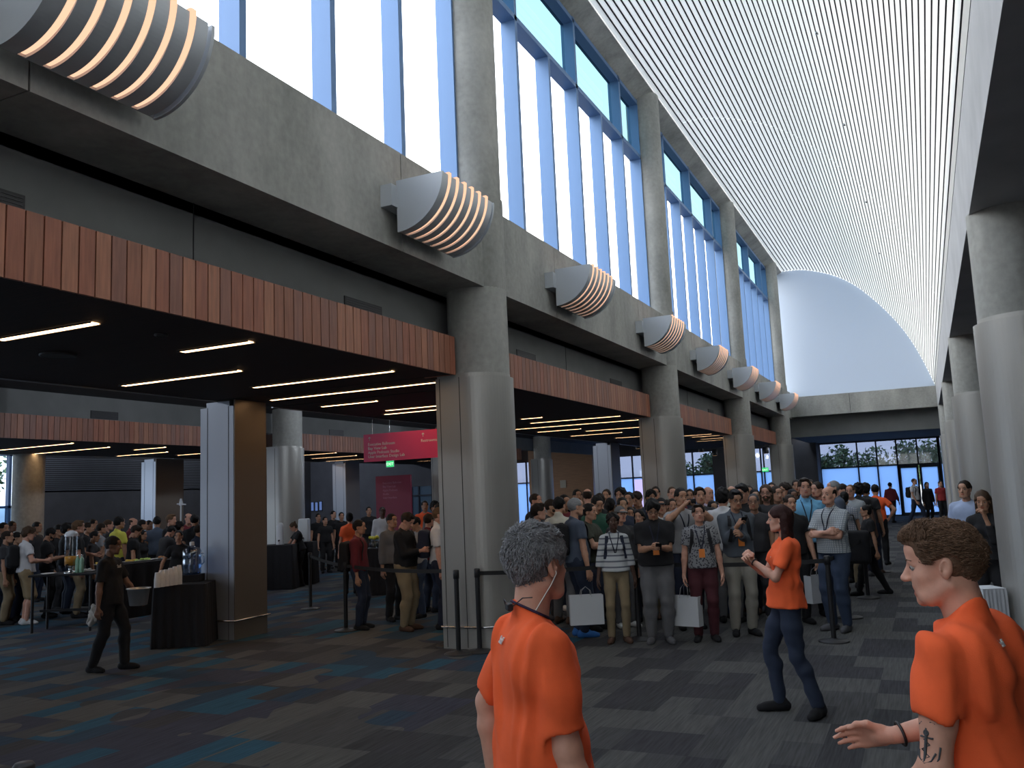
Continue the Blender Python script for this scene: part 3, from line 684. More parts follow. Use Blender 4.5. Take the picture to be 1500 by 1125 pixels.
# ---- head (chin at z=0, crown at .235, face towards +Y)
def head_prims(S, M=None, g='m', sc=1.0, detail=True, mouth=0.0):
    M = np.eye(4) if M is None else M
    R = M[:3, :3].T/sc if sc != 1 else M[:3, :3].T
    Rn = M[:3, :3].T
    P = lambda x, y, z: M[:3, 3]+sc*(M[:3, :3]@V(x, y, z))
    def E(c, r, k=.012, op='+', tilt=0):
        RR = rotm('x', tilt)@Rn if tilt else Rn
        S.ell(P(*c), [q*sc for q in r], k, RR, op)
    def Cn(a, b, ra, rb, k=.012, op='+'): S.cone(P(*a), P(*b), ra*sc, rb*sc, k, op)
    jw = 1.0 if g == 'm' else .92
    E((0, -.016, .143), (.074, .098, .090))
    E((0, .020, .095), (.060*jw, .072, .088), .02)
    Cn((-.030*jw, .052, .028), (.030*jw, .052, .028), .026, .026, .02)
    Cn((0, .070, .020), (0, .074, .016), .019, .017, .015)
    for s_ in (-1, 1):
        Cn((s_*.050*jw, -.010, .055), (s_*.034*jw, .045, .024), .022, .019, .02)
        E((s_*.037, .060, .086), (.019, .016, .020), .02)
    E((0, .046, .056), (.047*jw, .043, .040), .02)
    Cn((-.030, .076, .132), (.030, .076, .132), .0125, .0125, .014)
    E((0, .060, .165), (.052, .035, .036), .02)
    for s_ in (-1, 1): E((s_*.031, .100, .116), (.015, .014, .0095), .010, '-')
    Cn((0, .088, .122), (0, .108, .088), .008, .0115, .010)
    E((0, .110, .086), (.0125, .012, .010), .006)
    for s_ in (-1, 1): E((s_*.011, .101, .083), (.0085, .009, .008), .005)
    if detail:
        Cn((-.016, .0835, .0590), (.016, .0835, .0590), .0075, .0075, .008)
        Cn((-.012, .084, .0485-mouth*.6), (.012, .084, .0485-mouth*.6), .0078, .0078, .007)
        for s_ in (-1, 1): Cn((s_*.018, .080, .1235), (s_*.043, .074, .1225), .0048, .0042, .005)
        if mouth: E((0, .092, .0535-mouth*.3), (.013, .013, .003+mouth*.35), .003, '-')
        else: Cn((-.020, .0915, .0537), (.020, .0915, .0537), .0022, .0022, .004, '-')
    for s_ in (-1, 1):
        E((s_*.078, -.012, .106), (.010, .0185, .031), .006, '+', -.25)
        if detail:
            E((s_*.090, -.007, .110), (.011, .010, .019), .003, '-', -.25)
            E((s_*.086, .002, .103), (.004, .003, .006), .003)
            E((s_*.079, -.008, .083), (.006, .008, .009), .004)
    Cn((0, -.022, .06), (0, -.036, -.03), (.052 if g == 'm' else .043), (.050 if g == 'm' else .044), .02)
def ico(c, r, n=8):
    mb = MB(); pr = [(r*math.sin(a), -r*math.cos(a)) for a in np.linspace(.02, PI-.02, n)]
    mb.lathe((0, 0, 0), pr, n); v = np.array(mb.v)+c; return v, mb.f
_hc = {}
def head_mesh(g, res=.0075):
    k = (g, res)
    if k not in _hc:
        S = Sdf(); head_prims(S, g=g); S.plane((0, 0, -.06), (0, 0, -1)); v, f = snet(*S.grid(res))
        c = v[f].mean(1); lip = (np.abs(c[:, 0]) < .021) & (c[:, 1] > .085) & (c[:, 2] > .042) & (c[:, 2] < .064)
        m = np.where(lip, 1, 0)
        parts = [(v, f, m)]
        for s_ in (-1, 1):
            ev, ef = ico(V(s_*.031, .0735, .1160), .0135, 8); parts.append((ev, ef, 2))
            ev, ef = ico(V(s_*.031, .0795, .1160), .0083, 7); parts.append((ev, ef, 3))
        _hc[k] = parts
    return _hc[k]
# ---- hair meshes in head coordinates
def bumps(P, a=.004, f=90.0):
    x, y, z = P[..., 0], P[..., 1], P[..., 2]
    return a*(np.sin(f*x+3*np.sin(40*z))*.5+np.sin(f*.8*y+2.0*np.sin(50*x)+1)*.6+np.sin(f*.6*z+f*.5*y)*.4)
_hair = {}
def hair_sdf(style):
    S = Sdf(); k = .01
    t = {'crop': .006, 'short': .012, 'side': .016, 'quiff': .016, 'curly': .026, 'mop': .024, 'long': .016, 'bun': .012, 'pony': .013, 'bald': .005, 'cap': .004}[style]
    S.ell((0, -.016, .143), (.074+t, .098+t, .090+t), k)
    if style in ('side', 'quiff'): S.ell((.01, .045, .218), (.062, .05, .030 if style == 'quiff' else .022), .02)
    if style == 'mop': S.ell((0, .05, .20), (.07, .045, .04), .02)
    if style in ('bun', 'pony', 'mop', 'curly'): S.ell((0, -.05, .10), (.07+t*.6, .06+t*.7, .075), .02)
    # forehead and face stay free
    fz = {'bald': .30}.get(style, .188 if style not in ('mop',) else .172)
    if style == 'bald':
        S.ell((0, .02, .245), (.088, .13, .088), .006, None, '-')
        S.plane((0, .035, .1), (0, 1, .25), .006)
    else:
        S.plane((0, .096, fz-.004), (0, .75, -.66), .008)
    S.box((0, .055, .045), (.12, .075, .078), .02, .01, rotm('x', .12), '-')
    for s_ in (-1, 1): S.ell((s_*.085, -.006, .10), (.02, .027, .036), .008, None, '-')
    if style in ('crop', 'short', 'side', 'quiff', 'bald', 'cap', 'mop'): S.plane((0, -.09, .052 if style != 'mop' else .03), (0, .35, -1), .01)
    if style == 'long':
        S.ell((0, -.05, .10), (.080, .072, .085), .02)
        for s_ in (-1, 1):
            S.cone((s_*.062, -.03, .12), (s_*.070, -.035, -.06), .034, .030, .02); S.cone((s_*.070, -.035, -.06), (s_*.066, -.02, -.22), .034, .014, .02)
        S.econe((0, -.07, .10), (0, -.095, -.26), .055, .040, (1.6, .7, 1), np.eye(3), .03)
    if style == 'bun': S.ell((0, -.105, .205), (.038, .034, .034), .01)
    if style == 'pony':
        S.cone((0, -.10, .17), (0, -.135, .12), .022, .028, .01); S.cone((0, -.135, .12), (0, -.125, -.06), .028, .008, .01)
    return S
def hair_mesh(style, res=.0085, brows=True, beard=False):
    k = (style, res, brows, beard)
    if k not in _hair:
        a = {'curly': .010, 'mop': .006, 'long': .003}.get(style, .0035 if style != 'crop' else .0015)
        v, f = snet(*hair_sdf(style).grid(res, lambda P: bumps(P, a))); parts = [(v, f, 0)]
        if brows:
            for s_ in (-1, 1):
                mb = MB(); mb.tube([(s_*.014, .0935, .136), (s_*.03, .0905, .1405), (s_*.047, .078, .136)], [.0035, .0042, .002], 6); parts.append((np.array(mb.v), mb.f, 0))
        if beard:
            S = Sdf(); S.ell((0, .020, .055), (.066, .076, .058), .01); S.cone((0, .075, .018), (0, .078, .01), .027, .022, .02)
            S.cone((-.02, .092, .066), (.02, .092, .066), .007, .007, .01)
            S.ell((0, .03, .150), (.1, .12, .075), .01, None, '-'); S.box((0, -.08, .05), (.1, .085, .1), .01, .01, None, '-'); S.ell((0, .10, .053), (.02, .02, .007), .004, None, '-')
            S.plane((0, 0, .0), (0, 0, -1)); v, f = snet(*S.grid(.007, lambda P: bumps(P, .002))); parts.append((v, f, 0))
        _hair[k] = to_mesh('hair', parts)
    return _hair[k]
def cap_mesh():
    if 'cap' not in _hc:
        S = Sdf(); S.ell((0, -.012, .15), (.084, .106, .098), .01); S.plane((0, 0, .155), (0, -.12, -1), .004)
        S.econe((0, .08, .158), (0, .125, .150), .062, .058, (1, 1, .16), np.eye(3), .01)
        v, f = snet(*S.grid(.008)); _hc['cap'] = to_mesh('cap', [(v, f, 0)])
    return _hc['cap']
def glasses_mesh():
    if 'gl' not in _hc:
        mb = MB()
        for s_ in (-1, 1):
            mb.tube([(s_*.032+.022*math.cos(q), .102-.02*abs(math.cos(q)*.3)*(1 if math.cos(q)*s_ > 0 else .2), .115+.0165*math.sin(q)) for q in np.linspace(0, 2*PI, 17)], .0024, 5)
            mb.tube([(s_*.054, .095, .120), (s_*.074, .06, .121), (s_*.082, -.005, .118)], .0022, 5)
        mb.tube([(-.011, .104, .118), (.011, .104, .118)], .0024, 5); _hc['gl'] = mb.mesh('glasses')
    return _hc['gl']
# ---- hand (wrist at origin, fingers towards +Y, palm faces -Z, thumb on +X for a left-hand mesh sx=1)
_hd = {}
def hand_sdf(curl, sx=1, M=None, spread=.0):
    S = Sdf(); M = np.eye(4) if M is None else M; Rn = M[:3, :3].T
    P = lambda x, y, z: M[:3, 3]+M[:3, :3]@V(x*sx, y, z)
    S.cone(P(0, -.02, 0), P(0, .02, 0), .026, .026, .015)
    for x0, x1 in ((-.026, -.032), (-.009, -.011), (.009, .010), (.024, .030)): S.cone(P(x0*.7, .012, 0), P(x1, .078, 0), .0155, .0125, .012)
    ln = [(.030, .078, .072), (.010, .082, .080), (-.011, .079, .074), (-.031, .070, .058)]
    for i, (x, y, L) in enumerate(ln):
        p = V(x, y, 0); a = curl[0]+.06*i*curl[0]; d = spread*(1.5-i)*.6
        segs = (.45, .32, .25); r = (.0095, .0085, .0075, .0065)
        for j, sg in enumerate(segs):
            q = p+V(math.sin(d)*math.cos(a), math.cos(a)*math.cos(d), -math.sin(a))*L*sg
            S.cone(P(*p), P(*q), r[j], r[j+1], .004 if j else .008); p = q; a += curl[1]
    p = V(.022, .018, -.004)
    for q, r0, r1 in ((V(.046, .045, -.012-.02*curl[0]), .015, .012), (V(.055-.015*curl[0], .073, -.020-.03*curl[0]), .0115, .0095), (V(.052-.03*curl[0], .094, -.030-.03*curl[0]), .0095, .0075)):
        S.cone(P(*p), P(*q), r0, r1, .008); p = q
    return S
def hand_mesh(curl, sx, res=.006):
    k = (curl, sx, res)
    if k not in _hd: _hd[k] = snet(*hand_sdf(curl, sx).grid(res))
    return _hd[k]
# ---- skeleton
def ik(a, t, l1, l2, pole):
    d = t-a; L = np.linalg.norm(d); L2 = min(L, (l1+l2)*.999); u = nrmz(d)
    x = (l1*l1-l2*l2+L2*L2)/(2*L2); hgt = math.sqrt(max(0, l1*l1-x*x)); pl_ = pole-u*np.dot(pole, u); pl_ = nrmz(pl_)
    return a+u*x+pl_*hgt, a+u*L2
POSES = {
 'stand': dict(),
 'pocket': dict(lh=(-.24, .06, .92), rh=(.24, .06, .92), cl=(.8, .9)),
 'phone': dict(lh=(-.05, .30, 1.16), rh=(.06, .30, 1.16), cl=(.9, .8), hp=.42),
 'phone1': dict(rh=(.07, .30, 1.22), lh=(-.24, .04, .86), cl=(.9, .8), hp=.4),
 'photo': dict(lh=(-.07, .26, 1.52), rh=(.08, .26, 1.52), cl=(.8, .9), lep=(-1, .2, -.8), rep=(1, .2, -.8)),
 'cross': dict(lh=(.07, .215, 1.15), rh=(-.06, .235, 1.19), cl=(.35, .3), lep=(-1, -.1, -.5), rep=(1, -.1, -.5), lhd=(1, -.25, .1), rhd=(-1, -.35, .1), lpn=(0, -1, 0), rpn=(0, -1, 0)),
 'clasp': dict(lh=(-.03, .22, 1.02), rh=(.05, .23, 1.04), cl=(.7, .7)),
 'hips': dict(lh=(-.23, .03, 1.0), rh=(.23, .03, 1.0), cl=(.6, .5), lep=(-1, -.5, .1), rep=(1, -.5, .1)),
 'face': dict(lh=(-.04, .22, 1.42), rh=(.24, .05, .85), cl=(.7, .7), hp=.2),
 'walk': dict(lf=(-.10, .28), rf=(.10, -.28), lh=(-.25, -.08, .86), rh=(.25, .16, .90)),
 'reach': dict(lh=(-.16, .42, 1.02), rh=(.17, .45, 1.04), ln=.25, hp=.3),
 'hold': dict(lh=(-.22, .30, 1.10), rh=(.22, .06, .85), cl=(.6, .6)),
}
def skel(ps):
    J = {}; lean = ps.get('ln', 0.0); side = ps.get('sd', 0.0); tw = ps.get('tw', 0.0)
    hipz = .93-ps.get('drop', 0)
    lf = V(*ps.get('lf', (-.10, 0)), .075); rf = V(*ps.get('rf', (.10, 0)), .075)
    ox = V(*ps.get('hip', (0, 0)), 0)
    fat = ps.get('fat', 1.0)
    J['ql'], J['qr'] = V(-.088, 0, hipz)+ox, V(.088, 0, hipz)+ox
    far = max(np.linalg.norm(J['ql']-lf), np.linalg.norm(J['qr']-rf))
    if far > .865: dz = far-.86; J['ql'][2] -= dz; J['qr'][2] -= dz; hipz -= dz
    J['kl'], J['al'] = ik(J['ql'], lf, .43, .44, V(-.12, 1, 0)+V(*ps.get('lkp', (0, 0, 0)))); J['kr'], J['ar'] = ik(J['qr'], rf, .43, .44, V(.12, 1, 0)+V(*ps.get('rkp', (0, 0, 0))))
    R = rotm('z', tw)@rotm('y', side)@rotm('x', -lean); pc = (J['ql']+J['qr'])/2+V(0, 0, .04)
    U = lambda x, y, z: pc+R@(V(x, y, z)-V(0, 0, .97)); J['R'] = R; J['U'] = U; J['pc'] = pc
    sh = ps.get('sh', 1.0); sr = ps.get('shrug', 0)
    J['sl'], J['sr'] = U(-.172*sh, -.01, 1.392+sr), U(.172*sh, -.01, 1.392+sr)
    J['nk'] = U(0, -.02, 1.47)
    lh = ps.get('lh', (-.25, .04, .83)); rh = ps.get('rh', (.25, .04, .83))
    T = (lambda q: V(*q)) if ps.get('abs') else (lambda q: U(*q))
    J['el'], J['wl'] = ik(J['sl'], T(lh), .285, .255, V(*ps.get('lep', (-.5, -1, -.3)))); J['er'], J['wr'] = ik(J['sr'], T(rh), .285, .255, V(*ps.get('rep', (.5, -1, -.3))))
    hR = R@rotm('z', ps.get('hy', 0))@rotm('x', -ps.get('hp', 0))@rotm('y', ps.get('hr', 0))
    hs = ps.get('hs', .97)
    ho = U(0, .012+.05*ps.get('hp', 0), 1.515)-hR@V(0, 0, 0)
    ho = J['nk']+R@V(0, .034+.055*max(0, ps.get('hp', 0)), .052-.02*max(0, ps.get('hp', 0)))
    # keep the skull over the neck: pivot near the skull base
    piv = J['nk']+R@V(0, .008, .075); ho = piv+hR@V(0, .03, -.032)*hs
    M = np.eye(4); M[:3, :3] = hR; M[:3, 3] = ho; J['head'] = M; J['hs'] = hs
    for s_ in 'lr':
        fw = nrmz(J['w'+s_]-J['e'+s_]); hd = ps.get(s_+'hd')
        if hd is not None: fw = nrmz(V(*hd))
        pn = V(*ps.get(s_+'pn', (1, 0, 0) if s_ == 'l' else (-1, 0, 0)))   # where the palm faces
        if abs(np.dot(pn, fw)) > .9: pn = V(0, 0, -1)
        z = nrmz(-(pn-fw*np.dot(pn, fw))); x = np.cross(fw, z)
        J['h'+s_] = fr(x, fw, z, J['w'+s_]+fw*.022)
    return J
def torso(S, J, ps, e=0.0, g='m', k=.04):
    U, R = J['U'], J['R'].T; f = ps.get('fat', 1.0); fb = f-1; w = ps.get('sh', 1.0)
    sq = lambda a, b: (a, b, 1)
    if g == 'm':
        S.econe(U(0, .0, 1.02), U(0, -.005, 1.16), .150*f+e, .142*f+e, (1, .72+.25*fb, 1), R, k)
        S.econe(U(0, .0, 1.16), U(0, -.008, 1.30), .142*(1+.6*fb)+e, .150*(1+.3*fb)*w+e, (1, .74+.2*fb, 1), R, k)
    else:
        S.econe(U(0, .0, 1.00), U(0, -.005, 1.12), .148*f+e, .118*f+e, (1, .74, 1), R, k)
        S.econe(U(0, .0, 1.12), U(0, -.008, 1.32), .118*f+e, .135*w+e, (1, .76, 1), R, k)
        for s_ in (-1, 1): S.ell(U(s_*.060, .078, 1.275), (.052+e*.6, .038+e*.6, .052+e*.6), .045, R)
    for s_ in (-1, 1):
        S.cone(U(s_*.05*w, -.012, 1.375), U(s_*.150*w, -.012, 1.385), .064*(.88 if g == 'f' else 1)+e*.8, .048*(.85 if g == 'f' else 1)+e*.8, .035)
        S.cone(U(s_*.025, -.030, 1.465), U(s_*.125*w, -.015, 1.412), .032+e*.6, .030+e*.6, .03)
        if g == 'm': S.ell(U(s_*.07, .052, 1.32), (.075+e*.6, .042+e*.6, .07+e*.6), .05, R)
        S.ell(U(s_*.085, -.075, 1.34), (.075+e*.6, .035+e*.6, .10+e*.6), .05, R)
    if f > 1.03: S.ell(U(0, .05*f, 1.10), (.13*f+e, .10*f+e, .12+e), .06, R)
def arm(S, J, s_, g, e=0, t0=0, t1=1, k=.02, am=1.0, loose=0):
    a = J['s'+s_]; b = J['e'+s_]; c = J['w'+s_]; q = (.84 if g == 'f' else 1)*am
    if t1 > 0:
        u = min(1, t1); p = a+(b-a)*u; S.cone(a, p, .046*q+e, (.050-.010*u)*q+e+loose*u, k)
        if not loose: S.cone(a+(b-a)*.25, a+(b-a)*.6, .046*q+e, .044*q+e, k)
    if t1 > 1:
        u = t1-1; p = b+(c-b)*u
        S.cone(b, b+(c-b)*min(.3, u), .040*q+e, .041*q+e, k)
        if u > .3: S.cone(b+(c-b)*.3, p, .041*q+e, (.041-(u-.3)*.021)*q+e, k)
def legs(S, J, ps, g, e=0, t1=2, k=.03, lm=1.0, flare=0):
    f = ps.get('fat', 1.0)*lm; pc = J['pc']
    for s_, sx in (('l', -1), ('r', 1)):
        h, kn, an = J['q'+s_], J['k'+s_], J['a'+s_]
        S.cone(h+V(0, -.005, -.02), h+(kn-h)*.5, .086*f+e, .074*f+e, k)
        if t1 <= 1: S.cone(h+(kn-h)*.5, h+(kn-h)*t1, .074*f+e, (.062)*f+e+flare, k)
        else:
            S.cone(h+(kn-h)*.5, kn, .074*f+e, .055*f+e, k)
            m = kn+(an-kn)*.32; bk = nrmz(np.cross(np.cross(an-kn, V(0, 1, 0)), an-kn))
            S.cone(kn, m-V(0, .012, 0), .053*f+e, .056*f+e, k)
            S.cone(m-V(0, .012, 0), kn+(an-kn)*min(1, t1-1), .056*f+e, .036*(f if f < 1 else 1)+e+flare, k)
    S.econe(pc+V(-.05, -.01, -.02), pc+V(.05, -.01, -.02), .118*f+e, .118*f+e, (1, .85, .95), np.eye(3), k)
    S.econe(pc+V(0, 0, -.0), J['U'](0, 0, 1.06), .140*ps.get('fat', 1.0)+e, .142*ps.get('fat', 1.0)+e, (1, .72, 1), np.eye(3), k)
def shoe_mesh(dirv, an, res=.011, L=.27, bulk=1.0):
    S = Sdf(); d = nrmz(V(dirv[0], dirv[1], 0)); x = V(d[1], -d[0], 0); R = np.array([x, d, V(0, 0, 1)])
    o = V(an[0], an[1], an[2]-.075); P = lambda a, b, c: o+x*a+d*b+V(0, 0, c)
    S.econe(P(0, -.045, .040), P(0, .11, .034), .046*bulk, .049*bulk, (.82, 1, 1), R, .02); S.econe(P(0, .10, .030), P(.004, .165, .026), .046, .038, (.95, 1, .85), R, .02)
    S.cone(P(0, -.02, .05), P(0, -.015, .095), .042, .040, .02); S.plane(P(0, 0, 0.001), (0, 0, -1), .003)
    S.plane(P(0, 0, .10), (0, .2, 1), .006)
    return snet(*S.grid(res))
BODYC = {}
def folds(amp, seed=0, J=None):
    r = np.random.RandomState(seed); K = r.normal(size=(6, 3))*V(26, 26, 15); ph = r.rand(6)*6
    def f(P):
        o_ = np.zeros(P.shape[0])
        for k_, p_ in zip(K, ph): t = P@k_+p_; o_ += np.sin(t+1.5*np.sin(t*.37+p_))
        return np.minimum(amp*o_/2.4, .0025)
    return f
SKIN = {}
def skinm(tone):
    c = {'fair': (.60, .315, .22), 'light': (.54, .29, .19), 'tan': (.44, .23, .14), 'olive': (.48, .28, .175), 'brown': (.20, .095, .055), 'dark': (.09, .043, .028)}[tone]
    m = mat('skin_'+tone, c, .55, var=.08, vscale=30, bump=.05, bscale=200)
    m.node_tree.nodes['Principled BSDF'].inputs['Subsurface Weight'].default_value = .0
    return m, mat('lips_'+tone, (c[0]*.85, c[1]*.55, c[2]*.55), .45)
EYEW = mat('eye_white', (.30, .28, .26), .3); IRIS = mat('eye_iris', (.02, .013, .01), .2)
HAIRC = {'chestnut': (.13, .075, .045), 'black': (.010, .009, .009), 'dbrown': (.026, .017, .012), 'brown': (.06, .035, .02), 'lbrown': (.13, .075, .04), 'auburn': (.035, .012, .010), 'grey': (.25, .25, .26), 'dgrey': (.07, .07, .075), 'blond': (.28, .18, .09)}
def hairm(c): 
    m = mat('hair_'+c, HAIRC[c], .6, bump=.5, bscale=60, stretch=(6, 1, 2), var=.35, vscale=60); m.node_tree.nodes['Principled BSDF'].inputs['Specular IOR Level'].default_value = .2; return m
def cloth(name, col, **k): return mat('cloth_'+name, col, .88, bump=.15, bscale=400, **k)
def build_meshes(key, ps, g, top, slv, bottom, res, fold=.004, body_full=False, hem=None, tail=0):
    """returns dict of meshes for a pose; cached"""
    if key in BODYC: return BODYC[key]
    J = skel(ps); out = {'J': J}; cl = ps.get('cl', (.35, .4)); cr = ps.get('crr', cl)
    lcl = ps.get('lcl', cl)
    S = Sdf(); torso(S, J, ps, -.012 if body_full else -.007, g); 
    for s_ in 'lr': arm(S, J, s_, g, t1=2, am=ps.get('am', 1))
    legs(S, J, ps, g, 0 if bottom == 'shorts' else -.010)
    if body_full:
        head_prims(S, J['head'], g, J['hs'], True, ps.get('mouth', 0))
        S.cone(J['nk']+V(0, 0, -.03), J['head'][:3, 3]+J['head'][:3, :3]@V(0, -.02, .04), .055, .053, .02)
    else: S.cone(J['nk']+J['R']@V(0, 0, -.04), J['head'][:3, 3]+J['head'][:3, :3]@V(0, -.026, .03), .052 if g == 'm' else .045, .05 if g == 'm' else .043, .02)
    for s_ in 'lr':
        a = J['a'+s_]; S.cone(a, a+V(0, .0, -.02), .034, .026, .02)
    lipm = 0
    if body_full:      # the same surface, meshed finer from the collar up
        zc = J['nk'][2]-.01; v, f = snet(*S.grid(res)); f = f[v[f].mean(1)[:, 2] < zc+.004]
        v2, f2 = snet(*S.grid(.0038, None, (V(-9, -9, zc-.02), V(9, 9, 9)))); f2 = f2[v2[f2].mean(1)[:, 2] > zc-.004]
        f = np.concatenate([f, f2+len(v)]); v = np.concatenate([v, v2])
    else: v, f = snet(*S.grid(res))
    if body_full:
        M = J['head']; lc = (v[f].mean(1)-M[:3, 3])@M[:3, :3]/J['hs']
        lipm = np.where((np.abs(lc[:, 0]) < .021) & (lc[:, 1] > .083) & (lc[:, 1] < .11) & (lc[:, 2] > .040-ps.get('mouth', 0)*.7) & (lc[:, 2] < .064), 1, 0)
    parts = [(v, f, lipm)]
    Mh = J['head'].copy(); Mh[:3, :3] = Mh[:3, :3]*J['hs']
    for pv, pf, pm in (head_mesh(g, .0075 if res < .016 else .009)[1 if body_full else 0:]): parts.append((tf(pv, Mh), pf, pm))
    for s_, sx, cc in (('l', 1, lcl), ('r', -1, cr)):
        hv, hf = hand_mesh(tuple(cc), sx, ps.get('hres', .0065)); 
        if sx < 0: pass
        parts.append((tf(hv*(.93 if g == 'f' else 1.0), J['h'+s_]), hf, 0))
    out['body'] = to_mesh('body', parts)
    # top
    if top:
        S = Sdf(); e = .014 if not body_full else .010
        U = J['U']; hz = hem if hem is not None else (.93 if g == 'm' else .95)
        for s_ in 'lr': arm(S, J, s_, g, e+.003, t1=min(slv, 2), loose=.012 if slv < 1 else .006, am=ps.get('am', 1))
        for s_ in 'lr':       # clean cuffs
            if slv < 1: p = J['s'+s_]+(J['e'+s_]-J['s'+s_])*slv; d = J['e'+s_]-J['s'+s_]
            else: p = J['e'+s_]+(J['w'+s_]-J['e'+s_])*(slv-1)*.97; d = J['w'+s_]-J['e'+s_]
            d = nrmz(d); S.ell(p+d*.10, (.105, .105, .10) if slv < 1 else (.075, .075, .1), .004, np.array([nrmz(np.cross(d, V(.3, .5, .8))), nrmz(np.cross(d, np.cross(d, V(.3, .5, .8)))), d]), '-')
        torso(S, J, ps, e, g, .045)
        S.econe(U(0, 0, 1.05), U(0, -.0, hz-.03), (.150 if g == 'm' else .138)*ps.get('fat', 1)+e+.004, (.164 if g == 'm' else .178)*ps.get('fat', 1)+e+.012, (1, .86, 1), J['R'].T, .05)
        S.cone(J['nk']+J['R']@V(0, .0, -.05), J['nk']+J['R']@V(0, .004, .036 if top != 'collar' else .06), .064, .061 if g == 'm' else .053, .02)
        S.box(U(0, 0, hz-.15), (.4, .4, .15), .0, .004, J['R'].T, '-')
        n1 = J['R']@V(0, .6, 1); S.p.append(('i', 'p', J['nk']+J['R']@V(0, 0, .020 if top != 'collar' else .05), nrmz(n1), 0, 0, .004))
        D, lo, h = S.grid(res, folds(fold, len(BODYC)) if fold else None)
        v, f = snet(D, lo, h); out['top'] = to_mesh('shirt', [(v, f, 0)]); out['S'] = S
    # trousers
    S = Sdf(); tl = {'long': 1.93, 'shorts': .98}[bottom]; legs(S, J, ps, g, .013 if g == 'm' else .006, tl, lm=ps.get('lm', 1.06 if g == 'm' else .98), flare=.012 if bottom == 'long' else .02)
    for s_ in 'lr':
        if bottom == 'long': S.box(V(J['a'+s_][0], J['a'+s_][1], -.10), (.12, .12, .155), 0, .003, None, '-')
    S.box(J['U'](0, 0, 1.19), (.4, .4, .15), 0, .004, J['R'].T, '-')
    v, f = snet(*S.grid(res, folds(fold*.8, 3+len(BODYC)) if fold else None)); out['trousers'] = to_mesh('trousers', [(v, f, 0)])
    for s_ in 'lr':
        a = J['a'+s_]; dv = ps.get(s_+'t', (-.25 if s_ == 'l' else .25, 1)); v, f = shoe_mesh(dv, a, min(res, .012))
        out['shoe_'+s_] = to_mesh('shoe', [(v, f, 0)])
    BODYC[key] = out; return out
def surf_y(S, x, z, J, back=False):
    """depth of the garment surface along local y at (x, z) in upper-body coordinates"""
    ys = np.linspace(.45, -.1, 56) if not back else np.linspace(-.45, .1, 56)
    P = np.array([J['U'](x, y, z) for y in ys]); D = S.at(P); i = np.argmax(D < 0)
    if D[i] >= 0: return (.12 if not back else -.12)
    if i == 0: return ys[0]
    a, b = D[i-1], D[i]; return ys[i-1]+(ys[i]-ys[i-1])*a/(a-b)
def strip(S, J, pts, w, th=.004, off=.004, back=False):
    """flat strap following the garment; pts are (x, z)"""
    mb = MB(); rows = []
    P = []
    for (x0, z0), (x1, z1) in zip(pts[:-1], pts[1:]):
        n = max(1, int(math.hypot(x1-x0, z1-z0)/.025))
        for i in range(n): P.append((x0+(x1-x0)*i/n, z0+(z1-z0)*i/n))
    P.append(pts[-1]); sg = -1 if back else 1
    for i, (x, z) in enumerate(P):
        a = P[max(0, i-1)]; b = P[min(len(P)-1, i+1)]; t = V(b[0]-a[0], b[1]-a[1]); t = t/(np.linalg.norm(t)+1e-9); nx, nz = -t[1]*w/2, t[0]*w/2
        y = surf_y(S, x, z, J, back)
        rows.append([tuple(J['U'](x+nx, y+sg*off, z+nz)), tuple(J['U'](x+nx, y+sg*(off+th), z+nz)), tuple(J['U'](x-nx, y+sg*(off+th), z-nz)), tuple(J['U'](x-nx, y+sg*off, z-nz))])
    return mb.rings(rows, 0, True, False)
LANY = cloth('lanyard_navy', (.012, .016, .035)); BADGE = mat('orange_badge_card', (.85, .25, .04), .5)
def lanyard(root, J, S, z=1.16, badge=True, lab=None):
    m = strip(S, J, [(-.065, 1.47), (-.055, 1.40), (-.006, z+.03)], .014); m2 = strip(S, J, [(.065, 1.47), (.055, 1.40), (.006, z+.03)], .014)
    b = len(m.v); m.v += m2.v; m.f += [tuple(i+b for i in f) for f in m2.f]; m.m += m2.m; m.sm += m2.sm
    lo_ = m.obj('lanyard', [LANY], root)
    if badge:
        y = surf_y(S, 0, z-.03, J)+.008; c = J['U'](0, y, z-.03)
        bm = MB(); bm.bbox(-.037, .037, -.003, .003, -.055, .055, .002); o_ = bm.obj('badge', [BADGE], lo_)
        o_.matrix_local = Matrix([[*J['R'][0], c[0]], [*J['R'][1], c[1]], [*J['R'][2], c[2]], [0, 0, 0, 1]])
def heading(x, y, ang):
    """ang 0 = faces the viewer, +90 = faces the viewer's right, 180 = away; returns rotation about z (local +Y forward)"""
    d = nrmz(V(-x, -y, 0)); r = V(-d[1], d[0], 0)*1.0
    # viewer's right when looking from the camera towards the person
    a = math.radians(ang); f = d*math.cos(a)+r*math.sin(a)
    return math.atan2(-f[0], f[1])
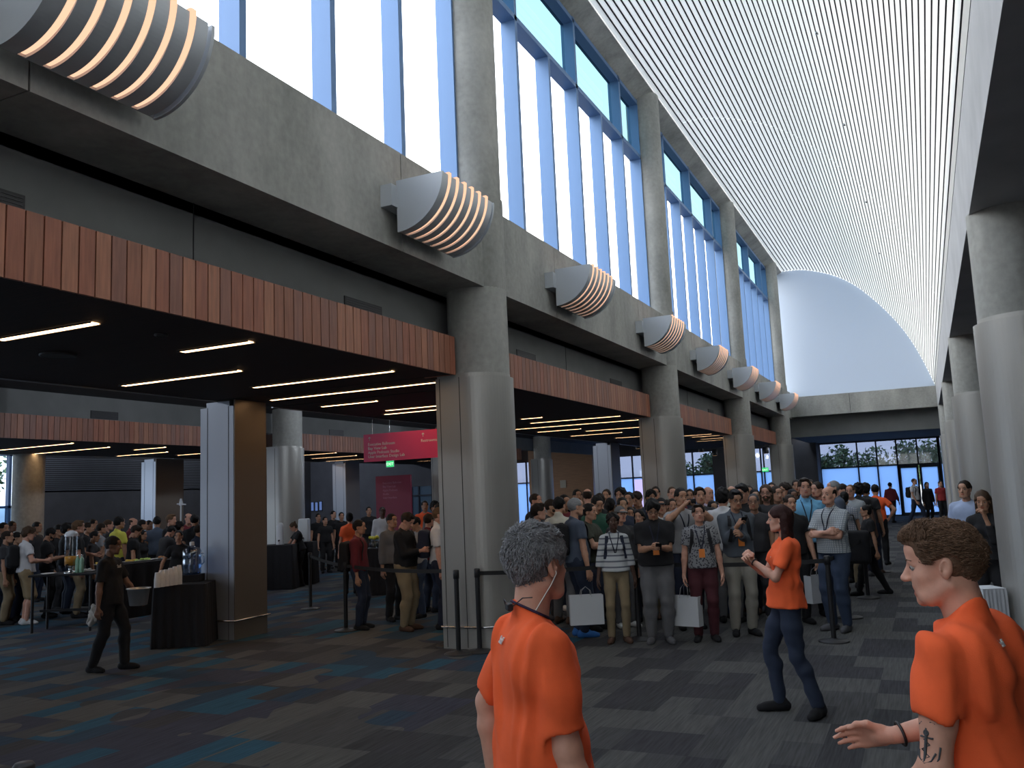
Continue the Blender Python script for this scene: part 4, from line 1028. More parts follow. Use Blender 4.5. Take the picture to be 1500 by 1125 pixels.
def person(x, y, face, h=1.75, pose='stand', g='m', top='tee', slv=.55, tc='black', bottom='long', bc='navy', skin='light', hair='short', hc='dbrown', label='', group=None,
           extra=(), ps=None, res=.018, head=None, shoes='black', hero=False, beard=False, fold=.004, hem=None, hairmesh=None, key=None, fat=1.0, brows=True, cat='person'):
    P = dict(POSES.get(pose, {}));
    if ps: P.update(ps)
    if head is not None: P['hy'], P['hp'] = math.radians(head[0]), math.radians(head[1])
    if fat != 1.0: P['fat'] = fat; P['sh'] = 1+(fat-1)*.5
    if g == 'f': P.setdefault('sh', .86); P.setdefault('hs', .93)
    key = key or (pose, g, top, slv, bottom, res, round(P.get('hy', 0), 2), round(P.get('hp', 0), 2), fat, hem, str(ps))
    B = build_meshes(key, P, g, top, slv, bottom, res, fold, hero, hem)
    J = B['J']; s = h/1.765
    t = empty('person', (x, y, 0), heading(x, y, face) if not isinstance(face, tuple) else face[0], label, cat, group, s)
    sk, lp = skinm(skin); obj('body', B['body'], [sk, lp, EYEW, IRIS], t)
    if 'top' in B: obj('shirt', B['top'], [M_(tc)], t)
    obj('trousers', B['trousers'], [M_(bc)], t)
    for s_ in 'lr': obj('shoe', B['shoe_'+s_], [M_(shoes)], t)
    Mh = J['head']; hs = J['hs']; MM = Matrix([[*(Mh[i, :3]*hs), Mh[i, 3]] for i in range(3)]+[[0, 0, 0, 1]])
    if hairmesh is None and hair: hairmesh = hair_mesh(hair, .0085 if res < .02 else .010, brows, beard)
    if hairmesh: obj('hair', hairmesh, [hairm(hc)], t, M=MM)
    for e_ in extra:
        if e_ == 'glasses': obj('glasses', glasses_mesh(), [mat('glasses_frame', (.02, .015, .015), .3)], t, M=MM)
        elif e_.startswith('cap:'): obj('cap', cap_mesh(), [M_(e_[4:])], t, M=MM)
        elif e_ == 'lanyard': lanyard(t, J, B['S'], 1.17, False)
        elif e_ == 'badge': lanyard(t, J, B['S'], 1.15, True)
        elif e_.startswith('straps'):
            for sx in (-1, 1):
                m = strip(B['S'], J, [(sx*.100, 1.43), (sx*.108, 1.36), (sx*.125, 1.22), (sx*.14, 1.12)], .045, .008); m.obj('bag_strap', [cloth('strap_black', (.015, .015, .018)) if e_ == 'straps' else M_('navy')], t)
    t['_s'] = s; del t['_s']
    return t, B, s
def M_(c):
    P = {'black': (.008, .008, .010), 'charcoal': (.035, .035, .04), 'navy': (.016, .022, .045), 'jeans': (.035, .055, .10), 'djeans': (.018, .028, .055), 'grey': (.13, .13, .135), 'lgrey': (.30, .30, .31), 'white': (.62, .62, .64),
         'orange': (.92, .13, .032), 'yellow': (.72, .68, .10), 'maroon': (.13, .012, .02), 'burgundy': (.07, .014, .02), 'blue': (.16, .42, .66), 'slate': (.07, .09, .13), 'olive': (.045, .05, .035), 'khaki': (.26, .20, .12), 'tan': (.30, .22, .12),
         'beige': (.30, .28, .24), 'lilac': (.42, .38, .52), 'cream': (.50, .49, .42), 'green': (.02, .09, .06), 'sweater': (.085, .10, .12), 'red': (.35, .03, .03), 'shoegrey': (.10, .10, .11), 'shoeblue': (.03, .14, .42), 'shoewhite': (.6, .6, .6), 'brownshoe': (.08, .04, .025),
         'skyblue': (.36, .44, .62)}
    if c in P: return cloth(c, P[c], var=.06, vscale=12)
    return MATS[c]
# patterned cloth
def stripes(name, a, b, axis='Z', sc=28, w=.5, check=None):
    m = mat('cloth_'+name, a, .88); n = m.node_tree.nodes; L = m.node_tree.links; B = n['Principled BSDF']
    tc = n.new('ShaderNodeTexCoord'); sp = n.new('ShaderNodeSeparateXYZ'); L.new(tc.outputs['Object'], sp.inputs[0])
    def band(ax, s_, ww):
        q = n.new('ShaderNodeMath'); q.operation = 'MULTIPLY'; q.inputs[1].default_value = s_; L.new(sp.outputs[ax], q.inputs[0])
        r = n.new('ShaderNodeMath'); r.operation = 'FRACT'; L.new(q.outputs[0], r.inputs[0]); t = n.new('ShaderNodeMath'); t.operation = 'LESS_THAN'; t.inputs[1].default_value = ww; L.new(r.outputs[0], t.inputs[0]); return t.outputs[0]
    f = band(axis, sc, w)
    if check:
        g_ = band(check, sc, w); q = n.new('ShaderNodeMath'); q.operation = 'MAXIMUM'; L.new(f, q.inputs[0]); L.new(g_, q.inputs[1]); f = q.outputs[0]
    mx = n.new('ShaderNodeMix'); mx.data_type = 'RGBA'; mx.inputs[6].default_value = (*a, 1); mx.inputs[7].default_value = (*b, 1); L.new(f, mx.inputs['Factor']); L.new(mx.outputs[2], B.inputs['Base Color']); MATS[name] = m; return m
stripes('striped', (.50, .52, .53), (.13, .14, .17), 'Z', 13, .28); stripes('checked', (.46, .49, .50), (.20, .23, .26), 'Z', 45, .3, 'X'); stripes('plaid', (.55, .57, .60), (.25, .28, .36), 'Z', 30, .35, 'X')
m_ = mat('patterned', (.18, .18, .19), .9); n_ = m_.node_tree.nodes; v_ = n_.new('ShaderNodeTexVoronoi'); v_.inputs['Scale'].default_value = 38; v_.feature = 'F1'
r_ = n_.new('ShaderNodeValToRGB'); r_.color_ramp.interpolation = 'CONSTANT'; r_.color_ramp.elements[0].color = (.05, .05, .06, 1); r_.color_ramp.elements[1].position = .42; r_.color_ramp.elements[1].color = (.24, .24, .25, 1)
tc_ = n_.new('ShaderNodeTexCoord'); m_.node_tree.links.new(tc_.outputs['Object'], v_.inputs['Vector']); m_.node_tree.links.new(v_.outputs['Distance'], r_.inputs[0]); m_.node_tree.links.new(r_.outputs[0], n_['Principled BSDF'].inputs['Base Color'])
# ============================================================ placing by pixel and depth (metres along the view axis)
FWD = V(math.sin(YAW), math.cos(YAW), 0)
def atd(px, py, d):
    r = ray(px, py); return CC+r*(d/(r@FWD))
def locks(mesh_src, n, length, flow, seed=1, rad=.0016, lift=.35, keep=None, minz=None):
    """clumps of hair growing from a hair shell; flow(p, n) gives the lie of the hair"""
    rg = np.random.RandomState(seed); vs = np.array([v.co[:] for v in mesh_src.vertices]); ns = np.array([v.normal[:] for v in mesh_src.vertices])
    ok = np.ones(len(vs), bool) if keep is None else np.array([keep(p) for p in vs]); ids = np.nonzero(ok)[0]
    mb_v = []; mb_f = []
    for i in rg.choice(ids, n):
        p = vs[i]+rg.normal(size=3)*.002; nn = ns[i]; d = flow(p, nn)+rg.normal(size=3)*.22; dn = np.dot(d, nn); d = d-nn*dn+nn*lift*.4*abs(dn); d = nrmz(d); L = length*(.6+.7*rg.rand())
        side = nrmz(np.cross(d, nn)); b = len(mb_v); r0 = rad*(.7+.7*rg.rand())
        pts = [p-nn*.004, p+d*L*.4+nn*.0035, p+d*L*.75+nn*.003, p+d*L+nn*.0]
        for q, rr in zip(pts, (r0, r0*1.3, r0*.9, r0*.1)):
            mb_v += [q+side*rr, q+nn*rr*1.2, q-side*rr]
        for k in range(3):
            for j in range(3):
                a = b+k*3+j; c = b+k*3+(j+1) % 3; mb_f.append((a, c, c+3, a+3))
    return mb_v, mb_f
def hero_hair(name, style, res, n, length, flow, seed, amp=.003, brows=True, lift=.35, keep=None, extra_sdf=None, rad=.0016):
    S = hair_sdf(style)
    if extra_sdf: extra_sdf(S)
    v, f = snet(*S.grid(res, lambda P: bumps(P, amp, 140)))
    tmp = to_mesh('tmp', [(v, f, 0)]); lv, lf = locks(tmp, n, length, flow, seed, rad, lift, keep); parts = [(v, f, 0), (lv, lf, 0)]
    if brows:
        for s_ in (-1, 1):
            mb = MB(); mb.tube([(s_*.014, .0935, .136), (s_*.03, .0905, .1405), (s_*.047, .078, .136)], [.0028, .0034, .0015], 6, flat=.6); parts.append((np.array(mb.v), mb.f, 0))
    bpy.data.meshes.remove(tmp); return to_mesh(name, parts)
def text_mesh(body, size, depth=.0015):
    cu = bpy.data.curves.new('lettering', 'FONT'); cu.body = body; cu.size = size; cu.extrude = depth; cu.resolution_u = 2
    o_ = bpy.data.objects.new('tmp_text', cu); C.objects.link(o_); dg = bpy.context.evaluated_depsgraph_get(); dg.update()
    me = bpy.data.meshes.new_from_object(o_.evaluated_get(dg)); bpy.data.objects.remove(o_); bpy.data.curves.remove(cu); me.name = 'lettering'; return me
WHT = mat('white_print', (.75, .75, .74), .6)
def on_garment(root, B, x, z, me, m, name='printed_text', back=False, off=.0035, rot=0):
    J = B['J']; y = surf_y(B['S'], x, z, J, back); y2 = surf_y(B['S'], x, z+.03, J, back); y3 = surf_y(B['S'], x+.03, z, J, back)
    R = J['R']; sg = -1 if back else 1
    up = nrmz(R@V(0, y2-y, .03)); rt = R@V(.03, y3-y, 0); n = nrmz(np.cross(rt, up))*1.0
    if (n@(R@V(0, sg, 0))) < 0: n = -n
    rt = nrmz(np.cross(up, n)); c = J['U'](x, y, z)+n*off
    vs = np.array([v.co[:] for v in me.vertices]); cx = (vs[:, 0].min()+vs[:, 0].max())/2; c = c-rt*cx
    ob = obj(name, me, [m], root); ob.matrix_local = Matrix([[rt[i], up[i], n[i], c[i]] for i in range(3)]+[[0, 0, 0, 1]]); return ob
ORANGE = 'orange'
# ---- grey-haired man in the foreground, seen from behind his right side
p = atd(784, 860, 2.85)
def flow1(q, n): return V(-.1*q[0], .9 if q[2] > .19 else .15, .55 if q[2] > .2 and q[1] > 0 else -.7)
EARKEEP = lambda q: math.hypot(q[1]+.004, q[2]-.10) > .047 and not (q[1] > .055 and q[2] < .19)
hm = hero_hair('hair', 'short', .005, 8500, .024, flow1, 3, .003, rad=.0013, keep=EARKEEP)
ps1 = dict(lh=(-.27, -.10, .90), rh=(.22, .08, .85), lep=(-1, -.8, -.2), rep=(.3, -1, -.2), hres=.005, sh=.97)
t1, B1, s1 = person(p[0], p[1], 104, h=1.80, pose='stand', tc='orange', bc='navy', skin='fair', hc='grey', hairmesh=hm, ps=ps1, head=(28, 3), slv=.78, res=.0072, hero=True, key='hero1', fold=.010,
    label='grey-haired man in orange t-shirt in the foreground, back turned, clear earpiece tube')
t1['category'] = 'person'
M = B1['J']['head']; hs = B1['J']['hs']; HM = lambda q: M[:3, 3]+M[:3, :3]@(V(*q)*hs)
mb = MB(); mb.tube([HM((.080, .002, .098)), HM((.090, -.004, .085)), HM((.082, -.02, .05)), HM((.070, -.042, .012)), HM((.060, -.060, -.02)), HM((.045, -.085, -.06))], .0022, 6)
mb.obj('clear_earpiece_tube', [mat('clear_tubing', (.55, .52, .48), .2, coat=.5)], t1)
J = B1['J']
ring = []
for a in np.linspace(0, 2*PI, 41):
    for rr in np.linspace(.03, .12, 91):
        q = J['nk']+V(rr*math.cos(a), .006+rr*math.sin(a), .012-.5*rr*math.sin(a))
        if B1['S'].at(q) > 0: break
    ring.append(q)
MB().tube(ring, .0045, 6, cap=False).obj('neck_lanyard', [mat('cloth_purple_cord', (.03, .015, .05), .8)], t1)
mb = MB(); c = J['nk']+V(.030, -.070, .030); mb.bbox(c[0]-.02, c[0]+.02, c[1]-.012, c[1]+.006, c[2]-.01, c[2]+.012, .003); mb.tube([c+V(.015, 0, 0), c+V(.045, .03, .03), c+V(.05, .06, .03)], .002, 6); mb.tube([c+V(-.015, 0, 0), c+V(-.04, -.01, .02), c+V(-.055, .0, -.01)], .002, 6)
mb.obj('microphone_clip', [BLACK], t1)
on_garment(t1, B1, .0, 1.385, text_mesh('Staff', .034), WHT, back=True, off=.007)
# ---- brown-haired man at the right edge, in profile, mouth open, gesturing
p = atd(1418, 860, 2.52)
def flow2(q, n): return V(-.15, -.25, 1.0) if (q[2] > .185 and q[1] > .02) else V(-.25, -.9, -.25)
def quiff(S):
    S.ell((0, .030, .190), (.066, .068, .050), .02); S.ell((0, .085, .13), (.07, .03, .056), .01, None, '-')
hm = hero_hair('hair', 'crop', .005, 8000, .020, flow2, 5, .002, extra_sdf=quiff, rad=.0013, lift=.2, keep=EARKEEP)
ps2 = dict(lh=(-.25, .20, .93), rh=(.12, .31, 1.095), rhd=(-.15, 1, -.12), rpn=(-.9, 0, -.3), lep=(-.25, -1, -.2), rep=(1, -.5, -.8), crr=(.25, .25), mouth=.016, hres=.005, ln=.06)
t2, B2, s2 = person(p[0], p[1], -112, h=1.775, pose='stand', tc='orange', bc='navy', skin='fair', hc='chestnut', hairmesh=hm, ps=ps2, head=(20, 4), slv=.48, res=.0072, hero=True, key='hero2', fold=.010,
    label='brown-haired man in orange t-shirt gesturing at the right edge, anchor tattoo on arm')
on_garment(t2, B2, -.055, 1.40, text_mesh('Staff', .03), WHT, back=True, off=.007)
J = B2['J']; a, b = J['el'], J['wl']; sh_ = J['sl']
# wristband on the gesturing arm
w = J['wr']; dd = nrmz(J['wr']-J['er']); u = nrmz(np.cross(dd, V(0, 0, 1))); vv = np.cross(u, dd)
MB().tube([w-dd*.02+.0345*(math.cos(q)*u+math.sin(q)*vv)+dd*.006*math.cos(q) for q in np.linspace(0, 2*PI, 25)], .0045, 6, cap=False).obj('wristband', [BLACK], t2)
# tattoo: anchor inked on the outside of the left upper arm
ink = mat('tattoo_ink', (.05, .055, .06), .6); ax = J['el']-sh_; al = nrmz(ax); L_ = np.linalg.norm(ax)
bx = V(-1, .25, 0); bx = nrmz(bx-al*(bx@al)); by = np.cross(al, bx)
def armpt(u_, v_, off=.0012):        # u along arm 0..1, v angle
    c = sh_+ax*u_; d = math.cos(v_)*bx+math.sin(v_)*by; S = B2['Sb'] if 'Sb' in B2 else None
    r = .050-.010*u_; return c+d*(r+off)
mb = MB()
def stroke(pts, r=.0022): mb.tube([armpt(*q) for q in pts], r, 5, flat=.6)
stroke([(.66, 0), (.96, .02)], .0042); stroke([(.74, -.42), (.74, .42)], .0042)
stroke([(.86, -.62), (.93, -.40), (.965, 0), (.93, .40), (.86, .62)], .004)
stroke([(.70+.022*math.cos(q), .14*math.sin(q)) for q in np.linspace(0, 2*PI, 13)], .0034)
stroke([(.76, .16), (.80, -.25), (.85, .28), (.90, -.28), (.94, .2)], .0028)
stroke([(.80, -.85), (.90, -.80), (.985, -.45), (1.0, 0)], .0026); stroke([(.80, .80), (.90, .75), (.98, .4)], .0026)
stroke([(.61, -.5), (.60, -.2)], .004); stroke([(.61, .3), (.64, .6)], .004)
mb.obj('anchor_tattoo', [ink], t2)
# ---- red-haired woman in orange, hands together
p = atd(1150, 860, 7.45)
t3, B3, s3 = person(p[0], p[1], -78, h=1.735, g='f', tc='orange', bc='djeans', skin='fair', hair='long', hc='auburn', slv=.6, res=.011, key='woman', head=(-14, 3), fold=.009,
    ps=dict(lh=(-.03, .27, 1.27), rh=(.02, .29, 1.25), lep=(-.8, -.6, -.9), rep=(.8, -.6, -.9), lhd=(.55, .4, .7), rhd=(-.6, .4, .6), cl=(.8, .8), lf=(-.15, -.17), rf=(.08, .10), lt=(-.9, .7), rt=(.0, 1), ln=-.03), hem=.885,
    label='long-haired woman in orange t-shirt standing alone before the queue, hands clasped at her chest')
J = B3['J']; w = J['wl']; dd = nrmz(J['wl']-J['el']); u = nrmz(np.cross(dd, V(0, 0, 1))); vv = np.cross(u, dd)
MB().tube([w-dd*.02+.028*(math.cos(q)*u+math.sin(q)*vv) for q in np.linspace(0, 2*PI, 17)], .006, 6, cap=False).obj('wristwatch', [BLACK], t3)
on_garment(t3, B3, -.06, 1.30, text_mesh('Staff', .03), WHT)
# ============================================================ the queue and the buffet crowd
TAGN = []
def who(px, py, d, face, label, group=None, **k):
    """px, py: crown of the head in the photo; d: metres along the view axis"""
    for _ in range(10):
        p = atd(px, py, d)
        if k.get('res', 0) < .016 or all(math.hypot(p[0]-q[0], p[1]-q[1]) > .45 for q in TAGN): break
        d += .11
    TAGN.append((p[0], p[1])); h = min(1.96, max(1.52, p[2]+.012)); k.setdefault('res', .013 if d < 13.2 else (.02 if d < 17 else .026))
    return person(p[0], p[1], face, h=h, label=label, group=group, **k)+(p,)
def put(parent_t, me_obj): pass
def held(name, t, B, s, side, mk, mats, label, cat, off=(0, 0, 0), align='hand', group=None):
    """a thing in somebody's hand: top-level, placed where the hand is"""
    bpy.context.view_layer.update()
    M = B['J']['h'+side]; W_ = np.array(t.matrix_basis)
    c = (W_@np.array([*(M[:3, 3]+M[:3, :3]@V(*off)), 1]))[:3]
    r = empty(name, tuple(c), t.rotation_euler[2], label, cat, group); return r
def bag(t, B, s, side, label, h=.36, w=.42, dp=.13, ang=0, drop=.16, col='bag_white', dx=0):
    r = held('shopping_bag', t, B, s, side, None, None, label, 'bag', off=(0, .08, -.015)); a_ = r.rotation_euler[2]; r.location += Vector((math.cos(a_)*dx, math.sin(a_)*dx, 0)); r.rotation_euler[2] += ang
    m = MB(); z1 = -drop; z0 = z1-h
    a = [(-w/2, -dp/2, z0), (w/2, -dp/2, z0), (w/2, dp/2, z0), (-w/2, dp/2, z0)]; b = [(-w/2, -dp/2, z1), (w/2, -dp/2, z1), (w/2, dp/2, z1), (-w/2, dp/2, z1)]
    i1 = [(x*.985, y*.95, z) for x, y, z in b]; i0 = [(x*.985, y*.95, z+.01) for x, y, z in a]
    mid = [(-w/2, -dp/2, z1-h*.5), (w/2, -dp/2, z1-h*.5), (w/2, dp/2, z1-h*.5), (-w/2, dp/2, z1-h*.5)]
    m.add(a+b+i1+i0, [(3, 2, 1, 0), (0, 1, 5, 4), (1, 2, 6, 5), (2, 3, 7, 6), (3, 0, 4, 7), (4, 5, 9, 8), (5, 6, 10, 9), (6, 7, 11, 10), (7, 4, 8, 11), (12, 13, 14, 15), (8, 9, 13, 12), (9, 10, 14, 13), (10, 11, 15, 14), (11, 8, 12, 15)])
    bb_ = m.obj('bag_body', [mat(col, (.56, .58, .60), .55)], r)
    for sy in (-1, 1):
        MB().tube([(-w*.16, sy*dp/2, z1-.02), (-w*.13, sy*dp*.35, z1*.45), (0, 0, .0), (w*.13, sy*dp*.35, z1*.45), (w*.16, sy*dp/2, z1-.02)], .0035, 5).obj('cord_handle', [mat('bag_cord', (.30, .30, .31), .7)], r)
    me = MB(); me.lathe((0, 0, 0), [(.001, .0), (.018, .0), (.018, .001)], 16); o_ = me.obj('round_mark', [mat('grey_print', (.2, .2, .22), .6)], bb_, (0, -dp/2-.001, z1-.08)); o_.rotation_euler = (PI/2, 0, 0)
    return r
def phone(t, B, s, side, label, name='phone', big=False):
    r = held(name, t, B, s, side, None, None, label, 'phone' if not big else 'camera', off=(0, .10, -.032))
    M = B['J']['h'+side]; R = M[:3, :3]
    if big:
        m = MB(); m.bbox(-.06, .06, -.02, .02, -.035, .035, .006); cb_ = m.obj('camera_body', [BLACK], r)
        m = MB(); m.lathe((0, 0, 0), [(.024, 0), (.026, .03), (.022, .032)], 16); o_ = m.obj('lens', [BLACK], cb_, (0, .02, 0)); o_.rotation_euler = (-PI/2, 0, 0)
    else:
        m = MB(); m.bbox(-.036, .036, -.004, .004, -.07, .07, .003); o_ = m.obj('phone_case', [BLACK], r); o_.rotation_euler = (-.9, 0, 0)
        m = MB(); m.box(-.032, .032, -.0052, -.0045, -.062, .062); o_ = m.obj('phone_screen', [mat('phone_glass', (.02, .02, .03), .1)], r); o_.rotation_euler = (-.9, 0, 0)
    return r
def backpack(t, B, s, label, col='black', w=.15, z0=1.02, z1=1.42):
    J = B['J']; r = empty('backpack', tuple(t.location), t.rotation_euler[2], label, 'backpack', None, s)
    y = surf_y(B['S'], 0, 1.25, J, True); S = Sdf(); c = J['U'](0, y-.09, (z0+z1)/2); R = J['R'].T
    S.box(c, (w, .085, (z1-z0)/2), .05, .02, R); S.box(J['U'](0, y-.17, z0+.12), (w*.8, .035, .10), .03, .02, R)
    S.cone(J['U'](-.04, y-.06, z1+.005), J['U'](.04, y-.06, z1+.005), .012, .012, .01)
    v, f = snet(*S.grid(.016, folds(.003, 5))); obj('pack_body', to_mesh('pack', [(v, f, 0)]), [M_(col)], r)
    for sx in (-1, 1):
        m = strip(B['S'], J, [(sx*.100, 1.43), (sx*.110, 1.34), (sx*.125, 1.20), (sx*.14, 1.10)], .045, .008); m.obj('shoulder_strap', [M_(col)], r)
    return r
Q = 'people waiting in the queue'
# ---------- queue, front row
a = who(841, 728, 11.7, 112, 'tall grey-haired man in slate t-shirt and blue shoes, queue\'s left end', Q, tc='slate', bc='djeans', hc='grey', hair='crop', skin='light', shoes='shoeblue', fat=1.05)
backpack(a[0], a[1], a[2], 'dark backpack on the grey-haired man in slate at the queue front')
a = who(897, 750, 11.15, 4, 'dark-skinned woman in a striped top and khaki trousers at the front of the queue', Q, g='f', tc='striped', bc='khaki', hc='black', hair='curly', skin='dark', slv=1.35, shoes='brownshoe', ps=dict(rh=(.25, .06, .84), lh=(-.25, .03, .86)), extra=('straps_navy', 'lanyard'))
bag(a[0], a[1], a[2], 'r', 'large grey carrier bag hanging left of the khaki trousers', .36, .42, .12, .1, .10, dx=.17)
a = who(955, 729, 11.0, 3, 'heavy man in black polo and glasses looking at his phone in the front row', Q, pose='phone', tc='black', bc='grey', hc='black', hair='mop', skin='tan', extra=('glasses', 'badge'), fat=1.22, shoes='shoegrey', top='collar', slv=.7)
phone(a[0], a[1], a[2], 'r', 'black phone in the hands of the heavy man in black')
a = who(1022, 738, 11.0, 4, 'man in dark patterned t-shirt and burgundy trousers holding a white bag', Q, tc='patterned', bc='burgundy', hc='dbrown', hair='side', skin='fair', extra=('badge', 'straps'), ps=dict(rh=(.24, .05, .85)), head=(4, -4))
bag(a[0], a[1], a[2], 'r', 'white paper bag tilted against the burgundy trousers', .36, .36, .13, -.5, .17)
a = who(1075, 716, 11.3, 14, 'man in grey sweater and glasses with a phone at his chest, front row', Q, pose='clasp', tc='sweater', bc='beige', hc='black', hair='side', skin='tan', extra=('glasses', 'badge', 'straps'), slv=1.9, ps=dict(rh=(.06, .24, 1.30), lh=(.02, .25, 1.20), cl=(.8, .8)), head=(6, 10))
phone(a[0], a[1], a[2], 'r', 'dark phone held up by the man in the grey sweater')
a = who(1177, 695, 12.6, 8, 'tallest man, in open light blue shirt, standing behind the balding man', Q, tc='blue', bc='black', hc='dbrown', hair='side', skin='fair', extra=('badge',), top='collar', slv=1.9)
a = who(1213, 711, 11.3, -34, 'balding man in checked short-sleeved shirt with his arms crossed', Q, pose='cross', tc='checked', bc='jeans', hc='dbrown', hair='bald', skin='fair', extra=('lanyard',), top='collar', slv=.75, shoes='shoegrey', fat=1.1, head=(0, -8))
BM_BAG = who(1156, 724, 12.0, 20, 'dark-haired man half hidden behind the long-haired woman, holding a white bag', Q, tc='black', bc='black', hair='short', skin='light', ps=dict(lh=(-.24, .12, .86)))
bag(BM_BAG[0], BM_BAG[1], BM_BAG[2], 'l', 'white paper bag hanging between the woman in orange and the jeans', .36, .34, .13, .4, .12)
a = who(1268, 738, 14.6, -80, 'woman in black staff clothes walking behind the barrier, dark tote beside her', None, pose='walk', g='f', tc='black', bc='black', hc='black', hair='bun', skin='tan', fat=1.1)
on_garment(a[0], a[1], .05, 1.30, text_mesh('Staff', .05), WHT)
r = empty('tote_bag', tuple(atd(1250, 850, 14.0)*V(1, 1, 0)+V(0, 0, .55)), heading(*atd(1250, 850, 14.0)[:2], 0), 'big black tote hanging in front of the woman in black staff clothes', 'bag')
S = Sdf(); S.box((0, 0, .28), (.30, .10, .26), .06, .02); v, f = snet(*S.grid(.02, folds(.006, 9))); obj('bag_body', to_mesh('tote', [(v, f, 0)]), [M_('black')], r)
MB().tube([(-.14, 0, .52), (-.08, -.02, .78), (.08, -.02, .78), (.14, 0, .52)], .012, 6).obj('strap', [M_('black')], r)
